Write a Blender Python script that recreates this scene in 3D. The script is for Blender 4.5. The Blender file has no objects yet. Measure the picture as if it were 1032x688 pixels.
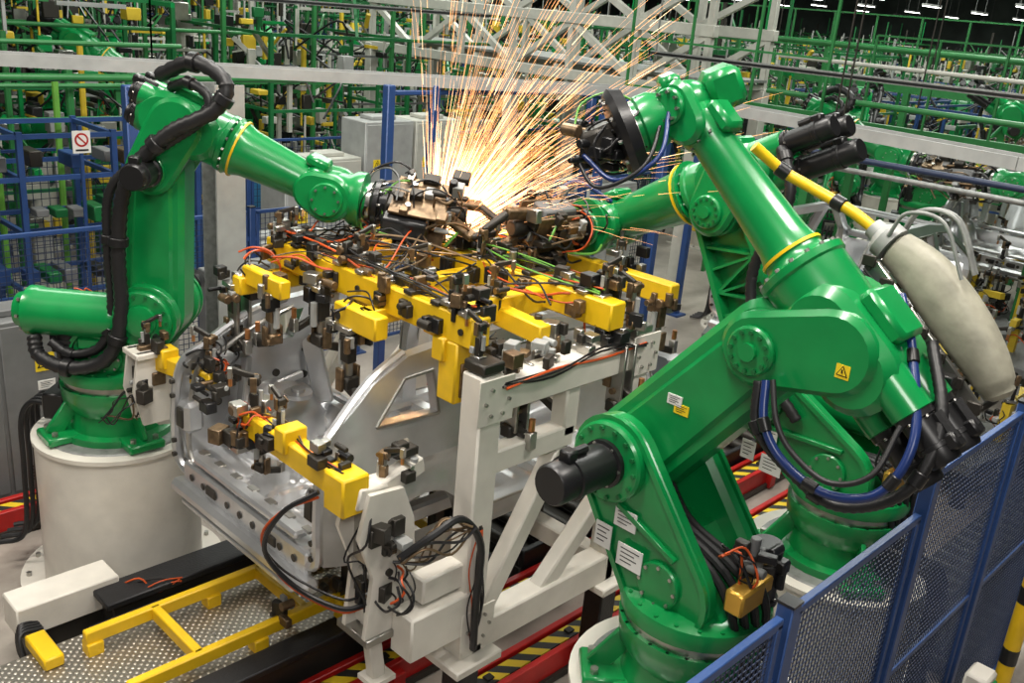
import bpy, bmesh, math, random
from mathutils import Vector, Matrix, Euler
from mathutils.geometry import tessellate_polygon
rnd = random.Random(11)
pi = math.pi
V = Vector

# ------------------------------------------------------------------ materials
MATS = {}
def mat(name, col, rough=.5, metal=0., var=.12, scale=6., bump=0., bscale=40., coat=0., emis=0., dirt=0.):
    m = bpy.data.materials.new(name); m.use_nodes = True
    nt = m.node_tree; b = nt.nodes['Principled BSDF']
    b.inputs['Metallic'].default_value = metal
    b.inputs['Roughness'].default_value = rough
    b.inputs['Coat Weight'].default_value = coat
    b.inputs['Coat Roughness'].default_value = .12
    tc = nt.nodes.new('ShaderNodeTexCoord')
    n = nt.nodes.new('ShaderNodeTexNoise'); n.inputs['Scale'].default_value = scale
    n.inputs['Detail'].default_value = 6
    nt.links.new(tc.outputs['Object'], n.inputs['Vector'])
    r = nt.nodes.new('ShaderNodeValToRGB')
    c = col
    r.color_ramp.elements[0].position = .3; r.color_ramp.elements[1].position = .7
    r.color_ramp.elements[0].color = (c[0]*(1-var-dirt), c[1]*(1-var-dirt), c[2]*(1-var-dirt), 1)
    r.color_ramp.elements[1].color = (min(1, c[0]*(1+var)), min(1, c[1]*(1+var)), min(1, c[2]*(1+var)), 1)
    nt.links.new(n.outputs['Fac'], r.inputs['Fac'])
    nt.links.new(r.outputs['Color'], b.inputs['Base Color'])
    if bump > 0:
        n2 = nt.nodes.new('ShaderNodeTexNoise'); n2.inputs['Scale'].default_value = bscale
        nt.links.new(tc.outputs['Object'], n2.inputs['Vector'])
        bp = nt.nodes.new('ShaderNodeBump'); bp.inputs['Strength'].default_value = bump
        bp.inputs['Distance'].default_value = .01
        nt.links.new(n2.outputs['Fac'], bp.inputs['Height'])
        nt.links.new(bp.outputs['Normal'], b.inputs['Normal'])
    if emis > 0:
        b.inputs['Emission Color'].default_value = (*col, 1)
        b.inputs['Emission Strength'].default_value = emis
    MATS[name] = m
    return m
mat('green', (.003, .235, .055), .30, var=.10, coat=.4, bump=.03, bscale=25)
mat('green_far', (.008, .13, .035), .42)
mat('green_pipe', (.028, .18, .05), .4)
mat('white', (.70, .67, .60), .42, var=.05, dirt=.05, coat=.1)
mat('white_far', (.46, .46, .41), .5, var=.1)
mat('yellow', (.84, .53, .010), .4, var=.08, dirt=.06)
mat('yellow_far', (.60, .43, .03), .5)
mat('blue', (.022, .06, .19), .42)
mat('blue_hose', (.012, .030, .13), .3)
mat('cyan', (.04, .19, .36), .4)
mat('navy', (.016, .028, .07), .5)
mat('red', (.44, .012, .010), .4, dirt=.1)
mat('black', (.010, .010, .011), .36)
mat('rubber', (.012, .012, .013), .45, bump=.1)
mat('dark', (.045, .041, .035), .45, metal=.5)
mat('darkplate', (.02, .02, .022), .45, metal=.3, bump=.2, bscale=60)
mat('steel', (.42, .41, .38), .30, metal=.9, var=.25)
mat('body', (.56, .57, .58), .30, metal=.78, var=.12, scale=4, bump=.06, bscale=8)
mat('galv', (.25, .26, .25), .5, metal=.35, var=.25, scale=18)
mat('bronze', (.19, .13, .075), .42, metal=.7, var=.35, scale=25)
mat('grey', (.15, .155, .155), .5)
mat('lightgrey', (.34, .35, .34), .45)
mat('beige', (.31, .30, .235), .5, var=.25, scale=9, bump=.35, bscale=14)
mat('brass', (.62, .36, .06), .35, metal=.7)
mat('orange', (.55, .08, .012), .45)
mat('limecable', (.13, .36, .05), .45)
mat('copper', (.65, .30, .12), .35, metal=.9)
mat('label', (.75, .75, .72), .5, var=.03)
mat('labelyellow', (.85, .62, .02), .5, var=.03)
mat('ceilingm', (.06, .065, .06), .8)
mat('wallm', (.12, .15, .135), .8, scale=.6, var=.4)
mat('lampglow', (1, .98, .92), .5, emis=9, var=0)
mat('spark', (1, .46, .17), .5, emis=1.7, var=0)
mat('sparkhot', (1, .68, .38), .5, emis=3.6, var=0)

def special():
    m = bpy.data.materials.new('floor_paint'); m.use_nodes = True; nt = m.node_tree; b = nt.nodes['Principled BSDF']
    tc = nt.nodes.new('ShaderNodeTexCoord')
    n = nt.nodes.new('ShaderNodeTexNoise'); n.inputs['Scale'].default_value = 1.1; n.inputs['Detail'].default_value = 9; n.inputs['Roughness'].default_value = .65
    nt.links.new(tc.outputs['Object'], n.inputs['Vector'])
    r = nt.nodes.new('ShaderNodeValToRGB')
    r.color_ramp.elements[0].position = .3; r.color_ramp.elements[0].color = (.20, .175, .15, 1)
    r.color_ramp.elements[1].position = .68; r.color_ramp.elements[1].color = (.44, .40, .35, 1)
    nt.links.new(n.outputs['Fac'], r.inputs['Fac']); nt.links.new(r.outputs['Color'], b.inputs['Base Color'])
    r2 = nt.nodes.new('ShaderNodeMapRange'); r2.inputs['To Min'].default_value = .18; r2.inputs['To Max'].default_value = .45
    nt.links.new(n.outputs['Fac'], r2.inputs['Value']); nt.links.new(r2.outputs['Result'], b.inputs['Roughness'])
    MATS['floor'] = m
    m = bpy.data.materials.new('hazard'); m.use_nodes = True; nt = m.node_tree; b = nt.nodes['Principled BSDF']
    tc = nt.nodes.new('ShaderNodeTexCoord'); sp = nt.nodes.new('ShaderNodeSeparateXYZ')
    nt.links.new(tc.outputs['Object'], sp.inputs['Vector'])
    a = nt.nodes.new('ShaderNodeMath'); a.operation = 'ADD'; nt.links.new(sp.outputs['X'], a.inputs[0]); nt.links.new(sp.outputs['Y'], a.inputs[1])
    f = nt.nodes.new('ShaderNodeMath'); f.operation = 'MULTIPLY'; f.inputs[1].default_value = 5; nt.links.new(a.outputs[0], f.inputs[0])
    g = nt.nodes.new('ShaderNodeMath'); g.operation = 'FRACT'; nt.links.new(f.outputs[0], g.inputs[0])
    h = nt.nodes.new('ShaderNodeMath'); h.operation = 'GREATER_THAN'; h.inputs[1].default_value = .5; nt.links.new(g.outputs[0], h.inputs[0])
    mx = nt.nodes.new('ShaderNodeMix'); mx.data_type = 'RGBA'
    mx.inputs[6].default_value = (.02, .02, .02, 1); mx.inputs[7].default_value = (.70, .50, .02, 1)
    nt.links.new(h.outputs[0], mx.inputs[0]); nt.links.new(mx.outputs[2], b.inputs['Base Color'])
    b.inputs['Roughness'].default_value = .5
    MATS['hazard'] = m
    m = bpy.data.materials.new('tread_plate'); m.use_nodes = True; nt = m.node_tree; b = nt.nodes['Principled BSDF']
    b.inputs['Metallic'].default_value = .75; b.inputs['Roughness'].default_value = .32
    tc = nt.nodes.new('ShaderNodeTexCoord')
    mp = nt.nodes.new('ShaderNodeMapping'); mp.inputs['Rotation'].default_value = (0, 0, .78); nt.links.new(tc.outputs['Object'], mp.inputs['Vector'])
    w1 = nt.nodes.new('ShaderNodeTexVoronoi'); w1.inputs['Scale'].default_value = 26; w1.inputs['Randomness'].default_value = 0.0
    nt.links.new(mp.outputs[0], w1.inputs['Vector'])
    rr = nt.nodes.new('ShaderNodeValToRGB'); rr.color_ramp.elements[0].position = .22; rr.color_ramp.elements[1].position = .34
    rr.color_ramp.elements[0].color = (.78, .74, .66, 1); rr.color_ramp.elements[1].color = (.30, .28, .24, 1)
    nt.links.new(w1.outputs['Distance'], rr.inputs['Fac']); nt.links.new(rr.outputs['Color'], b.inputs['Base Color'])
    bp = nt.nodes.new('ShaderNodeBump'); bp.inputs['Strength'].default_value = .8; bp.inputs['Distance'].default_value = .01
    nt.links.new(rr.outputs['Color'], bp.inputs['Height']); nt.links.new(bp.outputs['Normal'], b.inputs['Normal'])
    MATS['tread'] = m
special()

# ------------------------------------------------------------------ mesh builder
def fr(d):
    return V(d).normalized().to_track_quat('Z', 'Y').to_matrix()
def catmull(pts, sub=6):
    P = [V(p) for p in pts]
    if len(P) < 3: return P
    Q = [P[0]*2-P[1]] + P + [P[-1]*2-P[-2]]
    out = []
    for i in range(1, len(Q)-2):
        a, b, c, d = Q[i-1], Q[i], Q[i+1], Q[i+2]
        for k in range(sub):
            t = k/sub
            out.append(.5*((2*b)+(c-a)*t+(2*a-5*b+4*c-d)*t*t+(3*b-a-3*c+d)*t**3))
    out.append(P[-1]); return out
def hull2(p0, r0, p1, r1, n=12):
    d = V((p1[0]-p0[0], p1[1]-p0[1])); L = max(d.length, 1e-6); a = math.atan2(d.y, d.x)
    be = math.acos(max(-1, min(1, (r0-r1)/L)))
    o = []
    for i in range(n+1):
        t = a-be+2*be*i/n; o.append((p1[0]+r1*math.cos(t), p1[1]+r1*math.sin(t)))
    for i in range(n+1):
        t = a+be+(2*pi-2*be)*i/n; o.append((p0[0]+r0*math.cos(t), p0[1]+r0*math.sin(t)))
    return o
class MB:
    def __init__(s):
        s.v = []; s.f = []; s.mi = []; s.ml = []; s.T = Matrix()
    def m(s, name):
        if name not in s.ml: s.ml.append(name)
        return s.ml.index(name)
    def add(s, vs, fs, mt):
        o = len(s.v); T = s.T
        s.v.extend([tuple(T @ V(p)) for p in vs])
        k = s.m(mt)
        for f in fs:
            s.f.append(tuple(o+i for i in f)); s.mi.append(k)
    def box(s, c, size, mt, R=None, ch=.0):
        hx, hy, hz = size[0]/2, size[1]/2, size[2]/2
        c = V(c)
        if R is None: R = Matrix.Identity(3)
        elif not isinstance(R, Matrix): R = Euler(R).to_matrix()
        ch = min(ch, hx*.9, hy*.9, hz*.9)
        if ch <= 0:
            vs = [V((x*hx, y*hy, z*hz)) for x in (-1, 1) for y in (-1, 1) for z in (-1, 1)]
            fs = [(0, 1, 3, 2), (4, 6, 7, 5), (0, 4, 5, 1), (2, 3, 7, 6), (0, 2, 6, 4), (1, 5, 7, 3)]
        else:
            idx = {}; vs = []
            for x in (-1, 1):
                for y in (-1, 1):
                    for z in (-1, 1):
                        idx[(x, y, z)] = len(vs)
                        vs += [V((x*hx, y*(hy-ch), z*(hz-ch))), V((x*(hx-ch), y*hy, z*(hz-ch))), V((x*(hx-ch), y*(hy-ch), z*hz))]
            fs = []
            for ax in range(3):
                o = [a for a in range(3) if a != ax]
                for sg in (-1, 1):
                    q = []
                    for (p, r) in ((-1, -1), (1, -1), (1, 1), (-1, 1)):
                        k = [0, 0, 0]; k[ax] = sg; k[o[0]] = p; k[o[1]] = r
                        q.append(idx[tuple(k)]+ax)
                    fs.append(q)
                for p in (-1, 1):
                    for r in (-1, 1):
                        k0 = [0, 0, 0]; k1 = [0, 0, 0]; k0[ax] = -1; k1[ax] = 1
                        for k in (k0, k1): k[o[0]] = p; k[o[1]] = r
                        fs.append([idx[tuple(k0)]+o[0], idx[tuple(k0)]+o[1], idx[tuple(k1)]+o[1], idx[tuple(k1)]+o[0]])
            for k, i in idx.items(): fs.append([i, i+1, i+2])
            g = []
            for f in fs:
                a, b, d = vs[f[0]], vs[f[1]], vs[f[2]]
                nn = (b-a).cross(d-a); cc = sum((vs[i] for i in f), V((0, 0, 0)))
                g.append(f if nn.dot(cc) > 0 else f[::-1])
            fs = g
        s.add([c+R @ v for v in vs], fs, mt)
    def beam(s, p0, p1, w, h, mt, ch=.0, up=(0, 0, 1)):
        p0 = V(p0); p1 = V(p1); d = p1-p0; L = d.length
        if L < 1e-6: return
        x = d/L; u = V(up)
        if abs(x.dot(u)) > .98: u = V((1, 0, 0))
        y = u.cross(x).normalized(); z = x.cross(y)
        R = Matrix((x, y, z)).transposed()
        s.box((p0+p1)/2, (L, w, h), mt, R, ch)
    def lathe(s, p, d, prof, mt, n=24):
        p = V(p); d = V(d).normalized(); R = fr(d)
        vs = []; fs = []
        for (t, r) in prof:
            for i in range(n):
                a = 2*pi*i/n; vs.append(p+R @ V((r*math.cos(a), r*math.sin(a), t)))
        for j in range(len(prof)-1):
            for i in range(n):
                k = (i+1) % n; fs.append((j*n+i, j*n+k, (j+1)*n+k, (j+1)*n+i))
        if prof[0][1] > 1e-4: fs.append(tuple(range(n))[::-1])
        if prof[-1][1] > 1e-4: fs.append(tuple(range((len(prof)-1)*n, len(prof)*n)))
        s.add(vs, fs, mt)
    def cyl(s, p0, p1, r, mt, r1=None, n=16, ch=0):
        p0 = V(p0); p1 = V(p1); d = p1-p0; L = d.length
        if r1 is None: r1 = r
        pr = [(0, r), (L, r1)] if ch <= 0 else [(0, r-ch), (ch, r), (L-ch, r1), (L, r1-ch)]
        s.lathe(p0, d, pr, mt, n)
    def sphere(s, c, r, mt, n=16, sc=(1, 1, 1)):
        c = V(c); m = n//2; vs = []; fs = []
        for j in range(m+1):
            t = pi*j/m
            for i in range(n):
                a = 2*pi*i/n
                vs.append(c+V((r*sc[0]*math.sin(t)*math.cos(a), r*sc[1]*math.sin(t)*math.sin(a), r*sc[2]*math.cos(t))))
        for j in range(m):
            for i in range(n):
                k = (i+1) % n; fs.append((j*n+i, (j+1)*n+i, (j+1)*n+k, j*n+k))
        s.add(vs, fs, mt)
    def tube(s, pts, r, mt, n=8, sub=6, rib=0., smooth=True, taper=None):
        P = catmull(pts, sub) if smooth else [V(p) for p in pts]
        if rib:
            Q = [P[0]]; st = r*.5
            for i in range(len(P)-1):
                L = (P[i+1]-P[i]).length; k = max(1, int(L/st))
                for j in range(1, k+1): Q.append(P[i].lerp(P[i+1], j/k))
            P = Q
        vs = []; fs = []
        t0 = (P[1]-P[0]).normalized(); R = fr(t0); x = R.col[0].copy()
        N = len(P)
        for i, p in enumerate(P):
            t = (P[min(i+1, N-1)]-P[max(i-1, 0)])
            if t.length < 1e-7: t = t0.copy()
            t.normalize()
            x = (x-t*x.dot(t))
            if x.length < 1e-5: x = fr(t).col[0].copy()
            x.normalize(); y = t.cross(x)
            rr = r*(1+(rib if i % 2 else -rib))
            if taper: rr = r*(1+(taper-1)*i/(N-1))
            for k in range(n):
                a = 2*pi*k/n; vs.append(p+x*rr*math.cos(a)+y*rr*math.sin(a))
        for i in range(N-1):
            for k in range(n):
                q = (k+1) % n; fs.append((i*n+k, i*n+q, (i+1)*n+q, (i+1)*n+k))
        fs.append(tuple(range(n))[::-1]); fs.append(tuple(range((N-1)*n, N*n)))
        s.add(vs, fs, mt)
    def loft(s, loops, mt, cap=True, cyc=False):
        n = len(loops[0]); vs = [p for l in loops for p in l]; fs = []
        J = len(loops)
        for j in range(J if cyc else J-1):
            j2 = (j+1) % J
            for i in range(n):
                k = (i+1) % n; fs.append((j*n+i, j*n+k, j2*n+k, j2*n+i))
        if cap and not cyc:
            fs.append(tuple(range(n))[::-1]); fs.append(tuple(range((J-1)*n, J*n)))
        s.add(vs, fs, mt)
    def link(s, p0, r0, p1, r1, y0, y1, mt, c=.02, n=12):
        A = hull2(p0, r0-c, p1, r1-c, n); B = hull2(p0, r0, p1, r1, n)
        s.loft([[(a[0], y0, a[1]) for a in A], [(a[0], y0+c, a[1]) for a in B], [(a[0], y1-c, a[1]) for a in B], [(a[0], y1, a[1]) for a in A]][::-1], mt)
    def ring(s, p0, r0, p1, r1, w, y0, y1, mt, n=12):
        B = hull2(p0, r0, p1, r1, n); A = hull2(p0, r0-w, p1, r1-w, n)
        s.loft([[(a[0], y0, a[1]) for a in B], [(a[0], y1, a[1]) for a in B], [(a[0], y1, a[1]) for a in A], [(a[0], y0, a[1]) for a in A]], mt, cyc=True)
    def bolts(s, c, ax, R, n, r=.014, h=.018, mt='steel'):
        c = V(c); F = fr(ax); a = V(ax).normalized()
        for i in range(n):
            t = 2*pi*i/n
            p = c+F @ V((R*math.cos(t), R*math.sin(t), 0)); s.cyl(p, p+a*h, r, mt, n=6)
    def build(s, name, parent=None, loc=(0, 0, 0), rot=(0, 0, 0), angle=38):
        me = bpy.data.meshes.new(name); me.from_pydata(s.v, [], s.f)
        for k in s.ml: me.materials.append(MATS[k])
        me.polygons.foreach_set('material_index', s.mi)
        me.polygons.foreach_set('use_smooth', [True]*len(s.f))
        me.update()
        bm = bmesh.new(); bm.from_mesh(me); bmesh.ops.recalc_face_normals(bm, faces=bm.faces); bm.to_mesh(me); bm.free()
        me.set_sharp_from_angle(angle=math.radians(angle))
        o = bpy.data.objects.new(name, me); bpy.context.scene.collection.objects.link(o)
        o.location = loc; o.rotation_euler = rot
        if parent: o.parent = parent
        return o
def empty(name, loc=(0, 0, 0), rot=(0, 0, 0)):
    e = bpy.data.objects.new(name, None); bpy.context.scene.collection.objects.link(e)
    e.location = loc; e.rotation_euler = rot; e.empty_display_size = .2
    return e
def dup(o, loc, rz=None, rot=None):
    c = o.copy(); bpy.context.scene.collection.objects.link(c); c.location = loc
    if rz is not None: c.rotation_euler = (0, 0, rz)
    for ch in o.children:
        k = ch.copy(); bpy.context.scene.collection.objects.link(k); k.parent = c
    return c

# ------------------------------------------------------------------ reusable details
def clamp(mb, p, ang=0, s=1., col='dark', flip=False):
    T0 = mb.T.copy()
    mb.T = T0 @ Matrix.Translation(V(p)) @ Matrix.Rotation(ang, 4, 'Z') @ (Matrix.Rotation(pi, 4, 'X') if flip else Matrix()) @ Matrix.Scale(s, 4)
    mb.box((0, 0, .015), (.12, .10, .03), 'steel', ch=.004)
    mb.box((0, 0, .11), (.07, .06, .17), col, ch=.008)
    mb.cyl((0, 0, .19), (0, 0, .27), .026, 'steel', n=10)
    mb.box((.0, 0, .30), (.09, .085, .07), col, ch=.01)
    mb.box((.0, .05, .28), (.05, .02, .12), 'bronze', ch=.003)
    mb.box((.0, -.05, .28), (.05, .02, .12), 'bronze', ch=.003)
    mb.beam((.0, 0, .33), (.17, 0, .39), .035, .045, 'dark', .006)
    mb.box((.18, 0, .36), (.04, .05, .09), 'steel', ch=.005)
    mb.cyl((.18, 0, .31), (.18, 0, .25), .016, 'copper', n=8)
    mb.cyl((-.05, 0, .09), (-.05, 0, .22), .02, 'lightgrey', n=8)
    mb.box((.05, .035, .07), (.05, .03, .06), 'lightgrey', ch=.004)
    mb.cyl((-.03, -.045, .31), (-.03, -.06, .31), .022, 'bronze', n=10)
    mb.T = T0
def cluster(mb, c, n, R=.10, mts=('dark', 'steel', 'bronze', 'dark', 'black', 'lightgrey', 'dark')):
    c = V(c)
    for i in range(n):
        p = c+V((rnd.uniform(-R, R), rnd.uniform(-R, R), rnd.uniform(-R, R)*.8))
        if rnd.random() < .6: mb.box(p, (rnd.uniform(.03, .10), rnd.uniform(.03, .10), rnd.uniform(.03, .11)), rnd.choice(mts), (0, 0, rnd.choice((0, 0, .4))), ch=.005)
        else:
            d = rnd.choice((V((1, 0, 0)), V((0, 1, 0)), V((0, 0, 1))))
            mb.cyl(p-d*.04, p+d*.05, rnd.uniform(.012, .03), rnd.choice(mts), n=10, ch=.003)
def cables(mb, a, b, n, spread=.08, sag=.12, rs=(.004, .008), cols=('black', 'orange', 'black', 'bronze', 'rubber', 'rubber')):
    a = V(a); b = V(b)
    for i in range(n):
        j = lambda: V((rnd.uniform(-spread, spread), rnd.uniform(-spread, spread), rnd.uniform(-spread, spread)))
        m1 = a.lerp(b, .33)+j()*1.3; m2 = a.lerp(b, .67)+j()*1.3
        m1.z += rnd.uniform(-sag, sag); m2.z += rnd.uniform(-sag, sag)
        mb.tube([a+j()*.5, m1, m2, b+j()*.5], rnd.uniform(*rs), rnd.choice(cols), n=6, sub=5)
def loops_of_cable(mb, c, n, R=.12, cols=('limecable', 'black', 'black', 'orange', 'limecable', 'grey'), rs=(.004, .009)):
    c = V(c)
    for i in range(n):
        ax = V((rnd.gauss(0, 1), rnd.gauss(0, 1), rnd.gauss(0, .6))).normalized(); F = fr(ax)
        a0 = rnd.uniform(0, 6.28); sp = rnd.uniform(1.8, 4.2); r = R*rnd.uniform(.6, 1.3)
        o = V((rnd.uniform(-R, R), rnd.uniform(-R, R), rnd.uniform(-R, R)))*.5
        pts = [c+o+F @ V((r*math.cos(a0+sp*k/5), r*math.sin(a0+sp*k/5)*.8, rnd.uniform(-.03, .03))) for k in range(6)]
        mb.tube(pts, rnd.uniform(*rs), rnd.choice(cols), n=6, sub=4)
def label(mb, c, n, w, h, mt='label', up=(0, 0, 1)):
    n = V(n).normalized(); u = V(up); x = u.cross(n).normalized(); z = n.cross(x)
    R = Matrix((x, z, n)).transposed()
    mb.box(V(c), (w, h, .006), mt, R)
    for k in range(4):
        mb.box(V(c)+z*(h*(.32-.19*k))+n*.0035-x*w*(.0, .08, .03, .12)[k], (w*(.75, .55, .66, .45)[k], h*.04, .002), 'black', R)
def warn(mb, c, n, w, up=(0, 0, 1)):
    n = V(n).normalized(); u = V(up); x = u.cross(n).normalized(); z = n.cross(x); c = V(c)
    def tri(s, o, mt):
        pts = [c+n*o+z*s*.6, c+n*o-x*s*.55-z*s*.38, c+n*o+x*s*.55-z*s*.38]
        mb.add(pts, [(0, 1, 2)], mt)
    R = Matrix((x, z, n)).transposed()
    mb.box(c-n*.002, (w*1.3, w*1.3, .005), 'labelyellow', R)
    tri(w, .003, 'black'); tri(w*.75, .005, 'labelyellow')
    mb.beam(c+n*.007+z*w*.25, c+n*.007-z*w*.12, .012*w/.1, .002, 'black', up=n)

def motor(mb, p, d, r=.09, L=.34, mt='black', conn=(0, 0, 1)):
    p = V(p); d = V(d).normalized()
    mb.lathe(p, d, [(0, r*1.15), (.03, r*1.15), (.035, r), (L*.62, r), (L*.63, r*1.06), (L*.70, r*1.06), (L*.71, r*.96), (L-.015, r*.96), (L, r*.86)], mt, 20)
    c = V(conn); q = p+d*L*.72
    mb.beam(q+c*r*.7, q+c*r*1.45, .07, .07, mt, .01)
    mb.cyl(q+c*r*1.2, q+c*r*1.2-d*.12, .022, 'rubber', n=8)
    mb.bolts(p+d*.03, d, r*1.02, 6, .008, .01)

def weldgun(mb, M):
    T0 = mb.T.copy(); mb.T = T0 @ M
    mb.lathe((0, 0, 0), (0, 0, 1), [(0, .12), (.02, .15), (.05, .15), (.055, .11), (.10, .11)], 'black', 24)
    mb.bolts((0, 0, .05), (0, 0, 1), .13, 10, .008)
    mb.box((0, 0, .16), (.24, .22, .12), 'dark', ch=.015)
    mb.box((.0, .10, .30), (.34, .02, .34), 'bronze', ch=.004)
    mb.box((.0, -.10, .30), (.34, .02, .34), 'bronze', ch=.004)
    for k in (-.1, .1):
        mb.box((k, 0, .30), (.05, .17, .07), 'dark', ch=.006)
        mb.cyl((k, -.13, .24), (k, .13, .24), .018, 'steel', n=8)
    mb.box((.12, 0, .28), (.14, .13, .26), 'grey', ch=.012)
    mb.box((-.17, 0, .24), (.10, .16, .28), 'black', ch=.015)
    mb.cyl((.05, 0, .40), (.05, 0, .58), .05, 'dark', n=14, ch=.008)
    mb.beam((.02, 0, .44), (-.14, 0, .66), .05, .07, 'bronze', .01)
    mb.beam((.14, 0, .42), (.16, 0, .66), .05, .07, 'bronze', .01)
    mb.beam((.16, 0, .64), (.05, 0, .78), .045, .05, 'dark', .01)
    mb.beam((-.14, 0, .64), (-.05, 0, .78), .045, .05, 'dark', .01)
    mb.cyl((.05, 0, .78), (.01, 0, .80), .016, 'copper', n=8)
    mb.cyl((-.05, 0, .78), (-.01, 0, .80), .016, 'copper', n=8)
    for k in range(26):
        mb.box((rnd.uniform(-.2, .2), rnd.choice((-.13, .13, -.15, .12)), rnd.uniform(.12, .5)), (rnd.uniform(.03, .08), .04, rnd.uniform(.03, .08)), rnd.choice(('dark', 'steel', 'lightgrey', 'black', 'bronze')), ch=.004)
    cluster(mb, (0, 0, .36), 22, .20)
    loops_of_cable(mb, (0, 0, .12), 20, .19)
    loops_of_cable(mb, (0, 0, .38), 16, .19, cols=('black', 'rubber', 'limecable', 'bronze'))
    mb.T = T0

# ------------------------------------------------------------------ robot
def robot(loc, yaw, S, E, A0, A1, T, msign=1, balancer=True, rib=True, hoses=(), extra=None, tool=True, fs=1., ms=1., gs=1., la=.205):
    root = empty('industrial_robot', loc, (0, 0, yaw))
    G = 'green'
    mb = MB()
    mb.lathe((0, 0, 0), (0, 0, 1), [(0, .40), (.05, .40), (.055, .33), (.18, .31), (.26, .36), (.36, .37), (.38, .37)], G, 32)
    for i in range(4):
        a = pi/4+i*pi/2
        c = V((math.cos(a)*.42, math.sin(a)*.42, .03))
        mb.box(c, (.22, .26, .06), G, (0, 0, a), .012)
        mb.beam(V((math.cos(a)*.46, math.sin(a)*.46, .05)), V((math.cos(a)*.30, math.sin(a)*.30, .26)), .03, .12, G, .006)
        for q in (-.08, .08):
            p = c+V((-math.sin(a)*q+math.cos(a)*.05, math.cos(a)*q+math.sin(a)*.05, .03)); mb.cyl(p, p+V((0, 0, .03)), .022, 'steel', n=6)
    mb.box((-.40, .0, .17), (.16, .30, .20), 'black', ch=.012)
    mb.box((-.49, .0, .17), (.02, .22, .13), 'steel', ch=.004)
    for k in range(4): mb.tube([(-.48, -.09+.06*k, .17), (-.60, -.09+.06*k, .16), (-.66, -.12+.08*k, .02), (-.66, -.14+.09*k, -.35), (-.70, -.14+.09*k, -.9), (-.9, -.2+.09*k, -.98)], .02, 'rubber', n=8)
    mb.lathe((0, 0, .38), (0, 0, 1), [(0, .345), (.055, .345)], 'steel', 40)
    mb.bolts((0, 0, .36), (0, 0, 1), .357, 24, .01, .02)
    mb.build('base', root)
    # turret
    mb = MB()
    mb.lathe((0, 0, .435), (0, 0, 1), [(0, .37), (.05, .38), (.09, .37), (.11, .30)], G, 36)
    mb.bolts((0, 0, .525), (0, 0, 1), .345, 20, .012, .014, G)
    c0 = (0.04, .62)
    for sg in (-1, 1):
        y0, y1 = sorted((sg*.15, sg*.26))
        mb.link(c0, .25, S, .225, y0, y1, G, .03)
        mb.ring(c0, .255, S, .23, .03, min(sg*.25, sg*.275), max(sg*.25, sg*.275), G)
        mb.cyl((S[0], sg*.25, S[1]), (S[0], sg*.315, S[1]), .205, G, n=28, ch=.012)
        mb.bolts((S[0], sg*.315, S[1]), (0, sg, 0), .175, 14, .012, .012, 'green_far')
        mb.lathe((S[0], sg*.31, S[1]), (0, sg, 0), [(0, .11), (.03, .11), (.04, .07)], G, 20)
        mb.cyl((c0[0]+.02, sg*.25, c0[1]+.02), (c0[0]+.02, sg*.285, c0[1]+.02), .12, G, n=24, ch=.008); mb.bolts((c0[0]+.02, sg*.285, c0[1]+.02), (0, sg, 0), .10, 8, .01, .01)
        mb.beam((c0[0]-.05, sg*.27, c0[1]+.18), (S[0]-.08, sg*.27, S[1]-.20), .03, .03, G, .004)
    mb.loft([[(-.27, -.16, .52), (.30, -.16, .52), (.30, .16, .52), (-.27, .16, .52)],
             [(S[0]-.38, -.16, S[1]-.30), (S[0]+.05, -.16, S[1]-.30), (S[0]+.05, .16, S[1]-.30), (S[0]-.38, .16, S[1]-.30)]], G)
    motor(mb, (S[0], msign*.31, S[1]), (0, msign, 0), .105, .40, 'black', (0, 0, 1))
    motor(mb, (-.22, -msign*.20, .52), (0, 0, 1), .085, .32, 'black', (-1, 0, 0))
    sy = msign
    label(mb, (S[0]-.14, sy*.279, S[1]-.26), (0, sy, 0), .13, .10); label(mb, (S[0]-.20, sy*.29, S[1]-.44), (0, sy, 0), .15, .12); label(mb, (S[0]-.02, sy*.279, S[1]-.40), (0, sy, 0), .10, .13)
    mb.box((-.30, .10, .70), (.10, .20, .12), 'brass', ch=.012); mb.box((-.30, -.06, .70), (.06, .10, .08), 'brass', ch=.01)
    mb.box((.30, .0, .50), (.10, .22, .12), G, ch=.02)
    if balancer:
        bz = S[1]-.04; by = -.17*msign
        mb.lathe((S[0]-.14, by, bz), (-1, 0, 0), [(0, .10), (.05, .15), (.10, .165), (.60, .165), (.62, .175), (.68, .175), (.70, .14), (.76, .12)], G, 28)
        mb.bolts((S[0]-.84, by, bz), (-1, 0, 0), .15, 8, .012)
        mb.box((S[0]-.30, by, bz-.18), (.35, .22, .10), G, ch=.02)
    for i in range(4):
        mb.tube([(S[0]-.16+i*.05, .02*i, S[1]-.1), (S[0]-.34+i*.05, .02*i, S[1]-.28), (-.32+i*.04, .05*i, .72), (-.36, -.09+.06*i, .30)], .022, 'rubber', n=8)
    cables(mb, (-.30, .1, .75), (-.2, .2, .95), 5, .06, .05, cols=('black', 'orange', 'rubber'))
    cluster(mb, (-.26, .0, .86), 8, .08, ('black', 'dark', 'grey'))
    mb.build('turret', root)
    # lower arm
    mb = MB()
    d = V((E[0]-S[0], 0, E[1]-S[1])); L = d.length; d.normalize(); nn = V((d.z, 0, -d.x)); S3 = V((S[0], 0, S[1]))
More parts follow.
